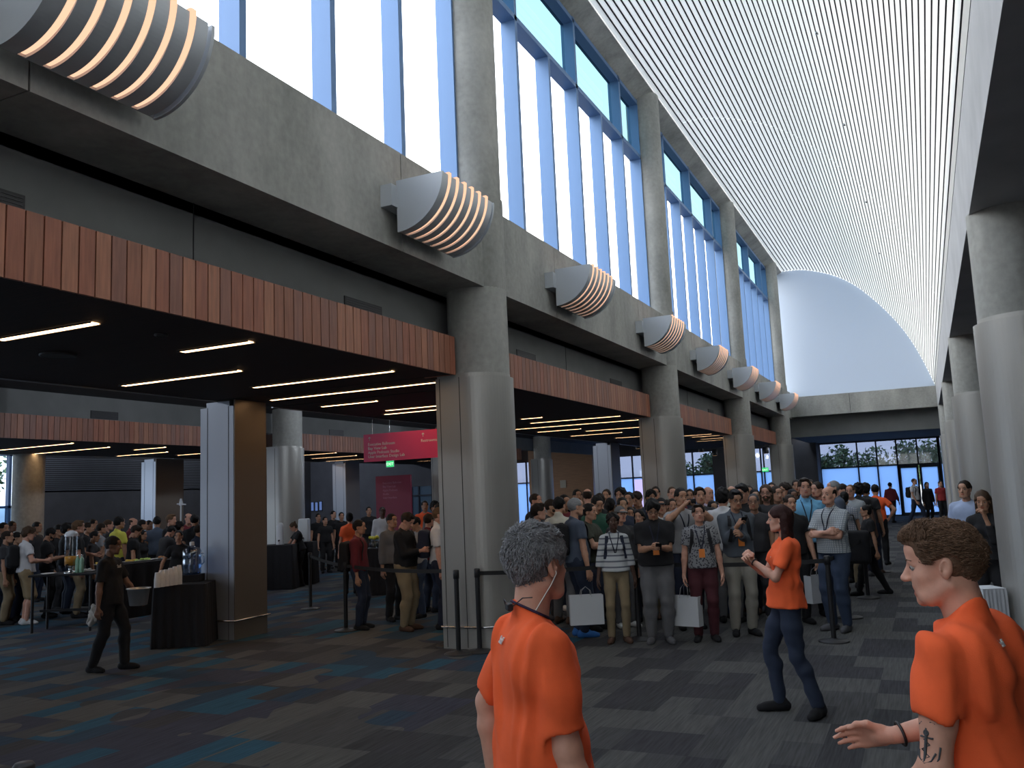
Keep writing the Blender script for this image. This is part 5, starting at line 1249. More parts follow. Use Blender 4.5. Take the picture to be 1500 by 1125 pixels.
# ---------- queue, second and later rows: px, py, depth, facing, look
G = dict
a = who(862, 737, 12.2, 62, 'smiling man in olive t-shirt beside the grey-haired man', Q, pose='cross', tc='olive', hc='black', hair='short', skin='light')
a = who(996, 714, 12.0, 22, 'man in light grey t-shirt raising a camera to his face', Q, pose='photo', tc='lgrey', hc='black', hair='short', skin='tan', extra=('lanyard',))
phone(a[0], a[1], a[2], 'r', 'black camera held up to the eyes over the queue', 'camera', True)
rows = [
 (787, 737, 12.4, 95, G(tc='black', hair='quiff', hc='dbrown', skin='fair', extra=('straps',)), 'young man with a dark quiff in profile by the near column'),
 (806, 730, 13.4, 80, G(tc='charcoal', hair='crop', hc='dbrown', skin='olive', beard=True), 'bearded man in dark clothes behind the young man with the quiff'),
 (818, 727, 12.9, 150, G(tc='cream', hair='short', hc='black', skin='light', top='collar', extra=('straps',)), 'person in a cream shirt with a dark strap, seen from behind'),
 (783, 722, 14.8, 60, G(tc='black', hair='crop', hc='dbrown', skin='fair'), 'person with reddish face peering by the edge of the near column'),
 (826, 724, 14.4, 30, G(tc='maroon', hair='short', hc='black', skin='tan'), 'dark-haired person between the cream shirt and the grey-haired man'),
 (872, 723, 13.0, 25, G(tc='green', hair='short', hc='black', skin='light', pose='phone'), 'man in dark green shirt behind the smiling man in olive'),
 (860, 715, 15.6, 170, G(tc='charcoal', hair='bald', hc='dbrown', skin='fair'), 'balding man seen from behind in front of the timber wall'),
 (878, 722, 14.6, 200, G(tc='black', hair='short', hc='dbrown', skin='light'), 'dark head turned away just right of the balding man at the timber wall'),
 (893, 728, 13.8, 160, G(tc='black', g='f', hair='pony', hc='black', skin='tan'), 'woman with dark tied hair behind the woman in stripes'),
 (907, 741, 12.1, 30, G(tc='charcoal', hair='crop', hc='dbrown', skin='fair', extra=('cap:grey',), slv=1.9), 'man in a grey cap and dark jacket in the second row'),
 (911, 728, 13.0, 10, G(tc='navy', hair='short', hc='black', skin='olive'), 'man with pale face above the grey cap'),
 (909, 714, 15.2, -20, G(tc='black', hair='curly', hc='black', skin='tan'), 'curly-haired person standing tall above the grey cap'),
 (921, 720, 14.2, -10, G(tc='charcoal', hair='short', hc='black', skin='tan'), 'person in charcoal between the tall curly head and the windows'),
 (936, 745, 12.2, -15, G(tc='black', g='f', hair='long', hc='black', skin='light'), 'long-haired woman behind the left shoulder of the heavy man'),
 (934, 718, 14.0, -28, G(tc='navy', hair='side', hc='dbrown', skin='light', head=(0, 22)), 'man with bowed head below the lilac window pane'),
 (922, 742, 12.9, 10, G(tc='black', g='f', hair='bun', hc='black', skin='tan'), 'short dark-haired woman right of the grey cap'),
 (953, 717, 14.6, 15, G(tc='charcoal', hair='mop', hc='black', skin='tan'), 'dark mop of hair directly above the heavy man'),
 (968, 729, 13.0, 0, G(tc='white', hair='short', hc='black', skin='light', extra=('cap:black',)), 'man in a dark cap and white shirt right of the heavy man'),
 (976, 731, 13.9, -30, G(tc='navy', g='f', hair='long', hc='dbrown', skin='tan'), 'woman in navy behind the right shoulder of the heavy man'),
 (984, 729, 12.7, 8, G(tc='grey', g='f', hair='bun', hc='dbrown', skin='light'), 'woman in grey left of the raised camera'),
 (984, 712, 15.6, 10, G(tc='maroon', hair='crop', hc='brown', skin='fair'), 'red-faced man at the left edge of the second column'),
 (1024, 713, 13.2, 10, G(tc='charcoal', hair='side', hc='dbrown', skin='light'), 'dark-haired man directly above the patterned t-shirt'),
 (1036, 712, 15.0, 35, G(tc='lilac', hair='bald', hc='brown', skin='fair'), 'balding man with a pink face in front of the bright window'),
 (1057, 714, 12.3, 172, G(tc='white', hair='mop', hc='black', skin='light', extra=()), 'person in a white shirt with thick black hair, back turned'),
 (1043, 733, 13.4, 20, G(tc='black', hair='short', hc='black', skin='olive', extra=('straps',)), 'person in black between the patterned and the white shirts'),
 (1063, 742, 12.8, 40, G(tc='maroon', g='f', hair='bun', hc='dbrown', skin='tan'), 'shorter woman behind the left shoulder of the grey sweater'),
 (1071, 711, 14.6, 190, G(tc='cream', hair='bald', hc='blond', skin='fair'), 'bald crown showing over the man in the grey sweater'),
 (1087, 707, 12.8, -20, G(tc='black', hair='side', hc='black', skin='light', head=(0, 14)), 'tall man with glossy black hair behind the grey sweater'),
 (1095, 710, 14.8, 15, G(tc='charcoal', hair='short', hc='dbrown', skin='tan'), 'head just right of the tall glossy-haired man'),
 (1103, 722, 12.4, -5, G(tc='charcoal', hair='crop', hc='dgrey', skin='tan', extra=('glasses',)), 'grey-haired man with glasses looking down beside the long-haired woman'),
 (1105, 716, 14.0, 10, G(tc='navy', hair='short', hc='black', skin='olive'), 'dark head behind the man with grey hair and glasses'),
 (1121, 709, 12.2, -6, G(tc='charcoal', hair='long', hc='brown', skin='fair', extra=('glasses',), beard=True), 'long-haired man with glasses and receding hair above the woman in orange'),
 (1136, 711, 13.6, 30, G(tc='black', hair='short', hc='dbrown', skin='light'), 'man in black between the last clad column and the glasses wearer'),
 (1149, 707, 14.8, -30, G(tc='grey', hair='curly', hc='dbrown', skin='light'), 'curly head in front of the last clad column'),
 (1143, 727, 13.0, 0, G(tc='white', g='f', hair='short', hc='black', skin='tan'), 'woman in white in the gap beside the blue shirt'),
 (1160, 716, 13.8, 20, G(tc='navy', hair='short', hc='black', skin='brown'), 'person in navy at the left shoulder of the tallest man'),
 (1197, 705, 14.4, -40, G(tc='maroon', hair='short', hc='dbrown', skin='fair'), 'person between the tallest man and the balding man'),
 (1221, 703, 15.2, -70, G(tc='slate', hair='crop', hc='grey', skin='fair'), 'grey-haired man in profile before the frosted end glass'),
 (1236, 719, 15.6, 170, G(tc='plaid', g='f', hair='pony', hc='black', skin='tan', extra=()), 'woman in a lilac plaid shirt with dark tied hair, back turned'),
 (1233, 708, 17.2, -60, G(tc='black', hair='short', hc='dbrown', skin='fair'), 'man in black with a hand near his face by the end glass'),
 (1245, 709, 16.4, -15, G(tc='checked', hair='crop', hc='lbrown', skin='fair', extra=('glasses',)), 'man in a pale checked shirt next to the plaid shirt'),
 (1257, 707, 16.9, 150, G(tc='black', hair='curly', hc='black', skin='dark'), 'bushy dark head in black left of the distant orange shirt'),
 (1267, 707, 17.6, 165, G(tc='charcoal', hair='mop', hc='black', skin='tan'), 'dark-clad person touching the distant orange shirt'),
 (845, 716, 17.2, 20, G(tc='black', hair='short', hc='black', skin='tan'), 'distant dark head at the left end of the timber wall'),
 (888, 716, 17.4, -10, G(tc='charcoal', hair='short', hc='dbrown', skin='light'), 'distant head before the square metal pillar'),
 (960, 712, 17.4, 0, G(tc='black', hair='short', hc='black', skin='light'), 'distant head at the foot of the second column'),
 (1010, 716, 17.0, 0, G(tc='navy', hair='short', hc='black', skin='tan'), 'distant dark head behind the raised camera'),
 (1130, 706, 17.2, 0, G(tc='charcoal', hair='short', hc='dbrown', skin='light'), 'distant head between the two last clad columns'),
 (1166, 700, 17.8, 0, G(tc='black', hair='short', hc='black', skin='tan'), 'distant head peeping over the tallest man'),
 (1186, 702, 19.2, 0, G(tc='charcoal', hair='short', hc='dbrown', skin='light'), 'farthest head right of the tallest man'),
]
bots = ['djeans', 'black', 'khaki', 'charcoal', 'navy', 'jeans', 'grey']; shs = ['black', 'shoegrey', 'brownshoe', 'black', 'shoewhite']
for i, (px, py, d, fc, k, lab) in enumerate(rows):
    k = dict(k); k.setdefault('bc', bots[(i*3) % 7]); k.setdefault('shoes', shs[i % 5]); k['res'] = .017 if d < 13.5 else .022
    who(px, py, d, fc, lab, Q, **k)
a = who(1281, 709, 19.5, 175, 'distant man in orange t-shirt with hand on hip beyond the queue', None, pose='hips', tc='orange', bc='black', hc='black')
# ---------- far end by the doors
who(1303, 705, 38, 160, 'far man in dark jacket standing astride left of the glass doors', 'people by the far doors', pose='walk', tc='maroon', bc='black', hair='short', hc='black', res=.03, slv=1.9)
a = who(1338, 699, 36, 60, 'far person in white top with backpack at the left glass door', 'people by the far doors', pose='walk', tc='white', bc='djeans', hair='crop', hc='brown', res=.03)
backpack(a[0], a[1], a[2], 'black backpack on the person at the left glass door')
who(1357, 706, 36.5, 30, 'far person in long black coat between the two glass doors', 'people by the far doors', tc='black', bc='black', hair='long', hc='black', slv=1.9, res=.03, hem=.55)
who(1377, 704, 35, 20, 'far man in red shirt against the right glass door', 'people by the far doors', tc='red', bc='black', hair='short', hc='black', res=.03)
# right side by the columns
a = who(1412, 703, 12.2, -20, 'person in pale blue shirt leaning out from behind a right-hand column', None, tc='skyblue', bc='navy', hair='short', hc='dbrown', slv=1.3)
a = who(1438, 716, 9.9, -8, 'long-haired person in black, hand over face, behind the right-edge man', None, pose='face', g='f', tc='black', bc='black', hair='long', hc='brown', skin='tan', slv=1.9)
# ---------- middle group by the near column
MG = 'people left of the near column'
a = who(525, 761, 13.2, 72, 'man in maroon jacket and dark jeans in profile, left of the stanchion line', MG, tc='maroon', bc='djeans', hc='black', hair='short', skin='tan', slv=1.9)
backpack(a[0], a[1], a[2], 'black backpack on the man in the maroon jacket', z0=.92, z1=1.40)
a = who(592, 748, 12.9, 60, 'man in black jacket and khaki trousers looking down by the near column', MG, tc='black', bc='khaki', hc='dbrown', hair='side', skin='fair', slv=1.9, shoes='brownshoe', pose='phone', fat=1.12, ps=dict(hp=.55))
phone(a[0], a[1], a[2], 'r', 'phone in the hands of the man in black jacket and khakis')
a = who(642, 742, 12.9, 84, 'light-haired man in white polo and navy trousers next to the near column', MG, tc='white', bc='navy', hc='lbrown', hair='crop', skin='fair', top='collar', slv=.7, extra=('lanyard',))
backpack(a[0], a[1], a[2], 'dark backpack on the man in the white polo', 'navy')
for px, py, d, fc, k, lab in [
  (573, 752, 14.0, 40, G(tc='grey', bc='black', slv=1.9, hair='short', hc='black', skin='tan'), 'man in grey jacket partly behind the black jacket'),
  (611, 755, 13.9, -60, G(tc='lgrey', bc='jeans', hair='short', hc='black', skin='tan', pose='phone', slv=1.3), 'person in pale grey top facing the man in black jacket'),
  (627, 752, 14.8, 140, G(tc='maroon', bc='djeans', slv=1.9, hair='short', hc='dbrown', skin='fair'), 'person in dark maroon behind the white polo'),
  (645, 736, 15.6, 150, G(tc='charcoal', bc='black', hair='mop', hc='black', skin='tan'), 'dark bushy head showing above the white polo'),
  (637, 734, 17.2, 20, G(tc='grey', bc='black', hair='curly', hc='black', skin='tan'), 'far dark head left of the near column')]:
    who(px, py, d, fc, lab, MG, res=.018, **k)
who(622, 733, 21, 5, 'smiling man in orange t-shirt standing far off left of the near column', None, tc='orange', bc='black', hair='short', hc='black', skin='tan', res=.02)
who(560, 742, 21, 5, 'dark-skinned man in white shirt before the pink board', None, tc='white', bc='black', hair='crop', hc='black', skin='dark', slv=1.9, res=.02)
who(512, 750, 18.3, 178, 'dark-haired person in orange t-shirt walking away left of the maroon jacket', None, g='f', tc='orange', bc='black', hair='bun', hc='black', skin='fair', res=.02)
a = who(440, 768, 20.4, -75, 'staff member in black bending over the dark serving desk', None, pose='reach', g='f', tc='black', bc='black', hair='bun', hc='brown', skin='fair', res=.02)
for px, py, d, lab in [(466, 752, 25, 'shadowy person at the far left of the dim doorway'), (476, 757, 24, 'shadowy person in the middle of the dim doorway'), (488, 748, 25.5, 'shadowy tall person right of the dim doorway'), (500, 750, 24.5, 'shadowy person beside the distant square pillar'), (540, 742, 25, 'shadowy person at the left edge of the pink board')]:
    who(px, py, d, 10+7*(px % 5), lab, 'dim figures in the low hall', tc='black', bc='black', hair='short', hc='black', res=.03)
# ---------- buffet crowd at left
BG = 'people at the buffet'
a = who(40, 771, 15.5, 100, 'man in white t-shirt and khaki shorts with a black backpack at the left', BG, tc='white', bc='tan', bottom='shorts', hair='mop', hc='brown', skin='fair', shoes='shoewhite', pose='hold', ps=dict(rh=(.20, .28, 1.12), lh=(-.2, .30, 1.10), crr=(.4, .4)), head=(-12, 12), res=.014)
backpack(a[0], a[1], a[2], 'black backpack on the man in khaki shorts')
for i, (px, py, d, fc, k, lab) in enumerate([
  (5, 765, 16.6, 40, G(tc='black', hair='short', hc='black', skin='tan'), 'dark-haired man at the left edge, behind another'),
  (10, 777, 15.3, 80, G(tc='charcoal', hair='crop', hc='dbrown', skin='tan'), 'man in dark t-shirt nearest the left edge of the photo'),
  (25, 779, 16.2, 70, G(tc='black', hair='short', hc='black', skin='olive'), 'shorter person between the left edge and the white t-shirt'),
  (71, 772, 16.4, 88, G(tc='black', hair='short', hc='black', skin='tan', beard=True, pose='phone'), 'bearded man with glasses in black next to the white t-shirt'),
  (86, 768, 17.6, 60, G(tc='black', hair='short', hc='black', skin='tan'), 'dark head behind the juice dispenser, left side'),
  (98, 766, 16.8, 100, G(tc='black', hair='mop', hc='black', skin='tan'), 'dark-haired person right behind the juice dispenser'),
  (114, 762, 16.2, 92, G(tc='black', hair='side', hc='lbrown', skin='fair', pose='hold'), 'tall light-haired man in black right of the juice dispenser'),
  (137, 777, 16.2, 80, G(tc='charcoal', hair='crop', hc='black', skin='tan', pose='face'), 'heavy man in charcoal eating beside the tall light-haired man'),
  (128, 765, 18.2, 80, G(tc='black', hair='short', hc='dbrown', skin='tan'), 'dark head between the tall man and the eating man'),
  (148, 766, 18.0, 100, G(tc='lgrey', hair='short', hc='dbrown', skin='tan'), 'person in grey above the waiter, left'),
  (136, 760, 20.4, 60, G(tc='black', hair='short', hc='black', skin='tan'), 'back-row dark head left of the yellow shirt'),
  (158, 761, 19.4, 90, G(tc='charcoal', hair='short', hc='brown', skin='fair'), 'person in profile left of the yellow shirt'),
  (174, 756, 17.2, 120, G(tc='yellow', hair='short', hc='black', skin='tan'), 'tall man in bright yellow t-shirt behind the waiter'),
  (196, 768, 16.8, 88, G(tc='black', hair='side', hc='dbrown', skin='light', head=(0, 26)), 'man in black bowing over the food right of the yellow shirt'),
  (208, 777, 17.3, 60, G(tc='black', g='f', hair='long', hc='black', skin='tan'), 'small woman in black over the plates'),
  (194, 758, 20.0, 70, G(tc='maroon', hair='bald', hc='dbrown', skin='fair'), 'reddish balding head in the back row right of the yellow shirt'),
  (208, 761, 19.4, 90, G(tc='black', hair='short', hc='black', skin='tan'), 'back-row dark head above the small woman, left one'),
  (218, 762, 20.6, 40, G(tc='navy', hair='short', hc='black', skin='brown'), 'back-row dark head above the small woman, right one'),
  (230, 756, 19.0, 175, G(tc='slate', hair='short', hc='black', skin='tan'), 'dark-haired man in slate seen from behind before the pale pillar'),
  (239, 768, 17.9, 120, G(tc='charcoal', hair='short', hc='black', skin='fair', pose='reach'), 'man in charcoal t-shirt reaching over the food, back turned'),
  (250, 753, 18.6, 60, G(tc='black', hair='side', hc='lbrown', skin='fair'), 'light-haired person before the bronze side of the pillar'),
  (262, 764, 17.9, 120, G(tc='black', hair='curly', hc='black', skin='tan'), 'curly dark head above the woman serving water'),
  (276, 751, 19.4, 30, G(tc='maroon', hair='bald', hc='dbrown', skin='fair'), 'bald pinkish head at the right end of the buffet crowd'),
  (285, 753, 17.8, 160, G(tc='black', hair='short', hc='black', skin='tan', extra=()), 'dark head at the edge of the square pillar'),
  (291, 768, 16.6, 120, G(tc='navy', hair='short', hc='dbrown', skin='tan'), 'person in navy cut off by the square pillar'),
  (54, 764, 19.5, 60, G(tc='charcoal', hair='short', hc='black', skin='tan'), 'back-row dark head before the far left column'),
  (17, 763, 20.0, 50, G(tc='black', hair='short', hc='black', skin='brown'), 'back-row dark head under the far left window')]):
    k = dict(k); k.setdefault('bc', bots[(i*2) % 5]); who(px, py, d, fc, lab, BG, res=.018 if d < 16.6 else .024, **k)
a = who(262, 776, 14.9, -8, 'woman in black staff shirt serving behind the stacked cups', None, g='f', tc='black', bc='black', hair='bun', hc='black', skin='tan', ps=dict(rh=(.30, .22, 1.0), lh=(-.2, .2, 1.0)), res=.015)
# ---------- waiter crossing the floor
a = who(163, 783, 10.7, 62, 'waiter in black walking with a steel tub and white cloths', None, pose='walk', tc='black', bc='black', hair='short', hc='black', skin='brown', slv=.75, res=.012, top='tee',
    ps=dict(lh=(-.26, .24, .93), rh=(.27, -.02, .84), lf=(-.09, .16), rf=(.10, -.18), lt=(-.1, 1), rt=(.2, 1)), head=(8, 8), hem=.86)
on_garment(a[0], a[1], .0, 1.33, text_mesh('Staff', .06), WHT)
WT = a
# ============================================================ barrier posts, tables, signs
def stanchion(x, y, label, to=None, sag=.02, hgt=1.0):
    t = empty('barrier_post', (x, y, 0), 0, label, 'barrier post', 'black belt barrier posts')
    MB().lathe((0, 0, 0), [(.175, 0), (.178, .008), (.165, .018), (.06, .03), (.035, .045)], 32).obj('base', [mat('rubbery_black', (.02, .02, .022), .5)], t)
    MB().lathe((0, 0, 0), [(.030, .03), (.030, hgt-.10)], 20).obj('pole', [BLACK], t)
    MB().lathe((0, 0, 0), [(.030, hgt-.11), (.037, hgt-.105), (.037, hgt-.01), (.030, hgt), (.001, hgt+.001)], 20).obj('belt_head', [BLACK], t)
    if to is not None:
        dx, dy = to[0]-x, to[1]-y; L = math.hypot(dx, dy); ux, uy = dx/L, dy/L; nx, ny = -uy*.001, ux*.001; rs = []
        for k in range(13):
            f = k/12; d = .036+(L-.072)*f; z = hgt-.06-sag*4*f*(1-f)
            rs.append([(ux*d+nx, uy*d+ny, z-.025), (ux*d+nx, uy*d+ny, z+.025), (ux*d-nx, uy*d-ny, z+.025), (ux*d-nx, uy*d-ny, z-.025)])
        MB().rings(rs, 0, True, False).obj('belt', [mat('black_webbing', (.012, .012, .013), .8)], t)
    return t
F = lambda px, py: tuple(onf(px, py)[:2])
P1, P2, P3, P4, P5, P6, P7, P8, P9, P10 = F(455, 892), F(507, 924), F(658, 946), F(672, 958), F(703, 955), F(937, 937), F(1222, 940), F(1245, 905), F(1272, 876), F(1292, 838)
stanchion(*P1, 'black barrier post farthest left, behind the maroon jacket', P2)
stanchion(*P2, 'black barrier post standing left of the man in the maroon jacket', P3, .03)
stanchion(*P3, 'leftmost of three barrier posts beside the near column', None)
stanchion(*P4, 'middle of three barrier posts beside the near column', None)
stanchion(*P5, 'rightmost of three barrier posts beside the near column, its belt running to the queue', P6, .02)
stanchion(*P6, 'black barrier post in front of the heavy man in black', P7, .03)
stanchion(*P7, 'black barrier post in front of the balding man with crossed arms', P8)
stanchion(*P8, 'black barrier post behind the balding man', P9)
stanchion(*P9, 'black barrier post at the feet of the woman in black staff clothes', P10)
stanchion(*P10, 'smallest barrier post, deepest along the queue')
q = onp(35, 1117, 2, 1.0); stanchion(q[0], q[1], 'barrier post top poking in at the bottom left corner')
# ---- draped tables
CLOTHB = mat('black_table_linen', (.010, .010, .013), .85, bump=.1, bscale=40)
def table(c, w, dp, z, rz, label, col=None, name='draped_table', flare=.03):
    t = empty(name, (c[0], c[1], 0), rz, label, 'table'); col = col or CLOTHB
    def ring(e, zz, amp):
        pts = []; per = []
        n = 26
        for i in range(n): per.append((-w/2-e+(w+2*e)*i/n, -dp/2-e, 0, -1))
        for i in range(n): per.append((w/2+e, -dp/2-e+(dp+2*e)*i/n, 1, 0))
        for i in range(n): per.append((w/2+e-(w+2*e)*i/n, dp/2+e, 0, 1))
        for i in range(n): per.append((-w/2-e, dp/2+e-(dp+2*e)*i/n, -1, 0))
        for i, (x, y, nx, ny) in enumerate(per):
            a = amp*math.sin(i*1.57+.6*math.sin(i*.8)); pts.append((x+nx*a, y+ny*a, zz))
        return pts
    m = MB(); m.rings([ring(flare, .005, .022), ring(flare*.6, z*.5, .014), ring(.004, z-.03, .003), ring(-.002, z, 0)], 0, False, True)
    m.box(-w/2+.001, w/2-.001, -dp/2+.001, dp/2-.001, z-.02, z+.001); m.obj('tablecloth', [col], t)
    m = MB(); m.box(-w/2+.03, w/2-.03, -dp/2+.03, dp/2-.03, z-.06, z-.021); m.obj('tabletop', [mat('table_ply', (.2, .15, .1), .7)], t)
    for sx in (-1, 1):
        for sy in (-1, 1): MB().cyl((sx*(w/2-.08), sy*(dp/2-.08)), .018, 0, z-.06, 10).obj('leg', [STEEL], t)
    return t
RZ = -YAW*0
# cups table by the square pillar
fc = atd(256, 900, 12.15); back = nrmz(FWD); side_ = V(back[1], -back[0], 0)
tc1 = np.array([fc[0], fc[1], 0])+back*.42; tc1[2] = 0
rz1 = math.atan2(side_[1], side_[0])+.10
table(tc1, .70, .72, .84, rz1, 'small table draped in black cloth beside the square pillar, with cup stacks')
CUP = mat('white_paper_cup', (.72, .72, .73), .6)
cupg = 'upturned paper cup stacks on the black table'
for k in range(6):
    p = atd(230+k*6.4, 900, 11.98+.075*k*1.0); dsc = ('front, leftmost', 'second from the left', 'third from the left', 'third from the right', 'second from the right', 'rightmost, tallest')[k]
    n = (9, 11, 11, 12, 13, 14)[k]
    t = empty('cup_stack', (p[0], p[1], .841), 0, 'stack of upturned white paper cups on the black table, '+dsc, 'cups', cupg)
    for j in range(n if k in (0, 1) else n):
        z = j*.0125
        MB().lathe((0, 0, z), [(.042, 0), (.043, .004), (.041, .006), (.029, .098), (.027, .1), (.001, .1)], 14, 0, False).obj('cup', [CUP], t)
# water jug on a riser
p = atd(281, 860, 12.75)
rj = empty('riser', (p[0], p[1], .841), rz1, 'black box riser under the water jug', 'box'); MB().bbox(-.15, .15, -.14, .14, 0, .10, .005).obj('box_body', [CLOTHB], rj)
t = empty('water_jug', (p[0], p[1], .942), rz1, 'big blue-tinted clear water jug beside the square pillar', 'water jug')
S_ = lambda r, z: (r, z)
m = MB(); m.lathe((0, 0, 0), [(.09, 0), (.125, .01), (.132, .04), (.125, .07), (.132, .10), (.132, .19), (.125, .22), (.132, .25), (.130, .33), (.11, .37), (.05, .395), (.03, .40), (.03, .44)], 28)
jb_ = m.obj('jug_body', [glassmat('blue_jug_plastic', (.70, .82, .95), .30)], t)
MB().lathe((0, 0, 0), [(.085, .006), (.12, .014), (.126, .04), (.119, .07), (.126, .10), (.126, .19), (.12, .215), (.126, .25), (.001, .27)], 24).obj('water', [glassmat('blue_water', (.62, .76, .92), .18)], jb_)
MB().lathe((0, 0, 0), [(.033, .41), (.034, .455), (.028, .462), (.001, .462)], 16).obj('cap', [mat('white_plastic', (.6, .62, .65), .4)], t)
MB().tube([(.13, .02, .30), (.16, .02, .28), (.165, .02, .16), (.13, .02, .13)], .011, 8).obj('handle', [glassmat('blue_jug_plastic', (.70, .82, .95), .30)], t)
# juice table
p = atd(101, 860, 14.55); ta = np.array([p[0], p[1], 0])
rz2 = math.atan2(side_[1], side_[0])
t = empty('bar_table', (ta[0], ta[1], 0), rz2, 'tall narrow black table at left carrying the juice dispenser', 'table')
MB().bbox(-.53, .53, -.28, .28, .885, .92, .008).obj('tabletop', [CLOTHB], t)
for sx in (-1, 1):
    for sy in (-1, 1): MB().cyl((sx*.47, sy*.23), .022, 0, .886, 12).obj('leg', [BLACK], t)
MB().box(-.47, .47, -.01, .01, .30, .34).obj('stretcher', [BLACK], t)
p = atd(103, 860, 14.45); t = empty('juice_dispenser', (p[0], p[1], .921), rz2, 'tall clear juice dispenser with white lid and orange juice left at the bottom', 'drink dispenser')
MB().lathe((0, 0, 0), [(.10, 0), (.10, .02), (.035, .04), (.035, .10), (.09, .12)], 24).obj('base', [STEEL], t)
tk_ = MB().lathe((0, 0, 0), [(.098, .12), (.10, .14), (.10, .60)], 28, 0, False).obj('tank', [glassmat('clear_acrylic', (.80, .84, .86), .12)], t)
MB().lathe((0, 0, 0), [(.001, .125), (.094, .125), (.095, .27), (.001, .27)], 24).obj('juice', [mat('orange_juice', (.85, .36, .02), .35, emit=None)], tk_)
MB().lathe((0, 0, 0), [(.104, .595), (.104, .63), (.08, .665), (.02, .69), (.001, .69)], 28).obj('lid', [mat('white_plastic', (.6, .62, .65), .4)], t)
MB().tube([(0, -.10, .14), (0, -.15, .14), (0, -.15, .10)], .012, 8).obj('tap', [BLACK], t)
for k, px in enumerate((113, 119)):
    p = atd(px, 860, 14.42); t = empty('glass_bottle', (p[0], p[1], .921), 0, 'pale green glass bottle right of the juice dispenser, %s of two' % ('left' if k == 0 else 'right'), 'bottle', 'green bottles')
    MB().lathe((0, 0, 0), [(.001, 0), (.034, 0), (.036, .01), (.036, .19), (.030, .22), (.016, .25), (.015, .275)], 18).obj('bottle_body', [mat('green_bottle_glass', (.28, .50, .36), .2, coat=.5)], t)
    MB().lathe((0, 0, 0), [(.018, .27), (.018, .29), (.001, .29)], 14).obj('cap', [STEEL], t)
def plate(p, z, label, mats=None, food=None, r=.13, seed=0):
    t = empty('plate', (p[0], p[1], z), 0, label, 'plate', 'plates and platters on the buffet')
    MB().lathe((0, 0, 0), [(.001, .002), (r*.6, .0), (r*.62, .004), (r, .018), (r-.004, .021), (r*.6, .008), (.001, .008)], 28).obj('dish', [mat('white_china', (.65, .65, .66), .3)], t)
    if food:
        rg = np.random.RandomState(seed); S = Sdf()
        for i in range(16):
            a = rg.rand()*6.28; q_ = r*.68*rg.rand()**.5; S.ell((q_*math.cos(a), q_*math.sin(a), .02+.02*rg.rand()), (.03, .024, .017), .004)
        v, f = snet(*S.grid(.007)); o_ = obj('food', to_mesh('food', [(v, f, 0)]), [food], t); o_['kind'] = 'stuff'
    return t
GR = mat('green_apple_slices', (.45, .58, .12), .5); YL = mat('melon_slices', (.75, .50, .08), .5); RD = mat('pastry', (.50, .22, .08), .6); NAP = mat('white_napkins', (.68, .68, .68), .8)
p = atd(71, 860, 14.35); plate(p, .921, 'white plate on the juice table in front of the backpack', None, None, .12)
p = atd(126, 860, 14.6); plate(p, .921, 'plate heaped with white napkins right of the bottles', None, NAP, .14, 3)
p1 = atd(160, 860, 15.7); p2 = atd(288, 860, 17.6); c = (p1+p2)/2; L = np.hypot(*(p2-p1)[:2]); rz3 = math.atan2((p2-p1)[1], (p2-p1)[0])
table((c[0], c[1]), L, .62, .95, rz3, 'long black draped buffet table running behind the waiter')
for k, (px, d, fd, rr, lb) in enumerate(((150, 15.75, YL, .16, 'platter of orange slices at the left end of the buffet'), (190, 16.2, YL, .14, 'platter of yellow slices just right of the waiter'), (201, 16.35, GR, .15, 'platter of green slices, left one'), (213, 16.5, GR, .15, 'platter of green slices, right one'), (240, 16.95, RD, .15, 'platter of brown pastries in front of the reaching man'), (226, 16.75, None, .10, 'empty white plate between the green slices and the pastries'))):
    plate(atd(px, 860, d), .951, lb, None, fd, rr, 20+k)
# serving desk with white dispensers and screens
p = atd(404, 860, 20.1); rz4 = rz2; table((p[0], p[1]), .95, .7, .98, rz4, 'dark draped serving desk behind the square pillar')
for k, (px, w, hh, lb) in enumerate(((411, .10, .50, 'slim white coffee urn on the serving desk, left'), (447, .22, .55, 'broad white box-shaped machine right of the bending staff member'))):
    q = atd(px, 860, 20.15 if k == 0 else 21.0); t = empty('coffee_urn' if k == 0 else 'drinks_machine', (q[0], q[1], .981), rz4, lb, 'urn' if k == 0 else 'machine')
    if k == 0: MB().lathe((0, 0, 0), [(.09, 0), (.09, .02), (.08, .04), (.08, .42), (.06, .48), (.02, .50), (.001, .50)], 20).obj('urn_body', [mat('white_plastic', (.6, .62, .65), .4)], t)
    else:
        table((q[0], q[1]), .5, .5, .98, rz4, 'small dark draped table under the white machine'); MB().bbox(-.12, .12, -.12, .12, 0, hh, .02).obj('machine_body', [mat('white_enamel', (.7, .74, .76), .35)], t)
    MB().tube([(0, -.08, .10), (0, -.14, .10), (0, -.14, .07)], .012, 8).obj('tap', [BLACK], t)
p = atd(549, 860, 18.0); table((p[0], p[1]), .6, .5, .92, rz2, 'small dark draped table in front of the pink board'); 
t = empty('fruit_bowl', (p[0], p[1], .921), 0, 'glass bowl with yellow fruit on the small dark table', 'bowl'); MB().lathe((0, 0, 0), [(.001, 0), (.09, 0), (.095, .01), (.11, .20), (.105, .20), (.09, .02), (.001, .015)], 24).obj('glass_bowl', [glassmat('clear_acrylic', (.80, .84, .86), .12)], t)
S = Sdf(); rg = np.random.RandomState(4)
for i in range(9): S.ell(((rg.rand()-.5)*.14, (rg.rand()-.5)*.14, .20+.03*rg.rand()), (.035, .035, .033), .002)
v, f = snet(*S.grid(.01)); obj('fruit', to_mesh('fruit', [(v, f, 0)]), [mat('yellow_fruit', (.75, .70, .06), .5)], t)
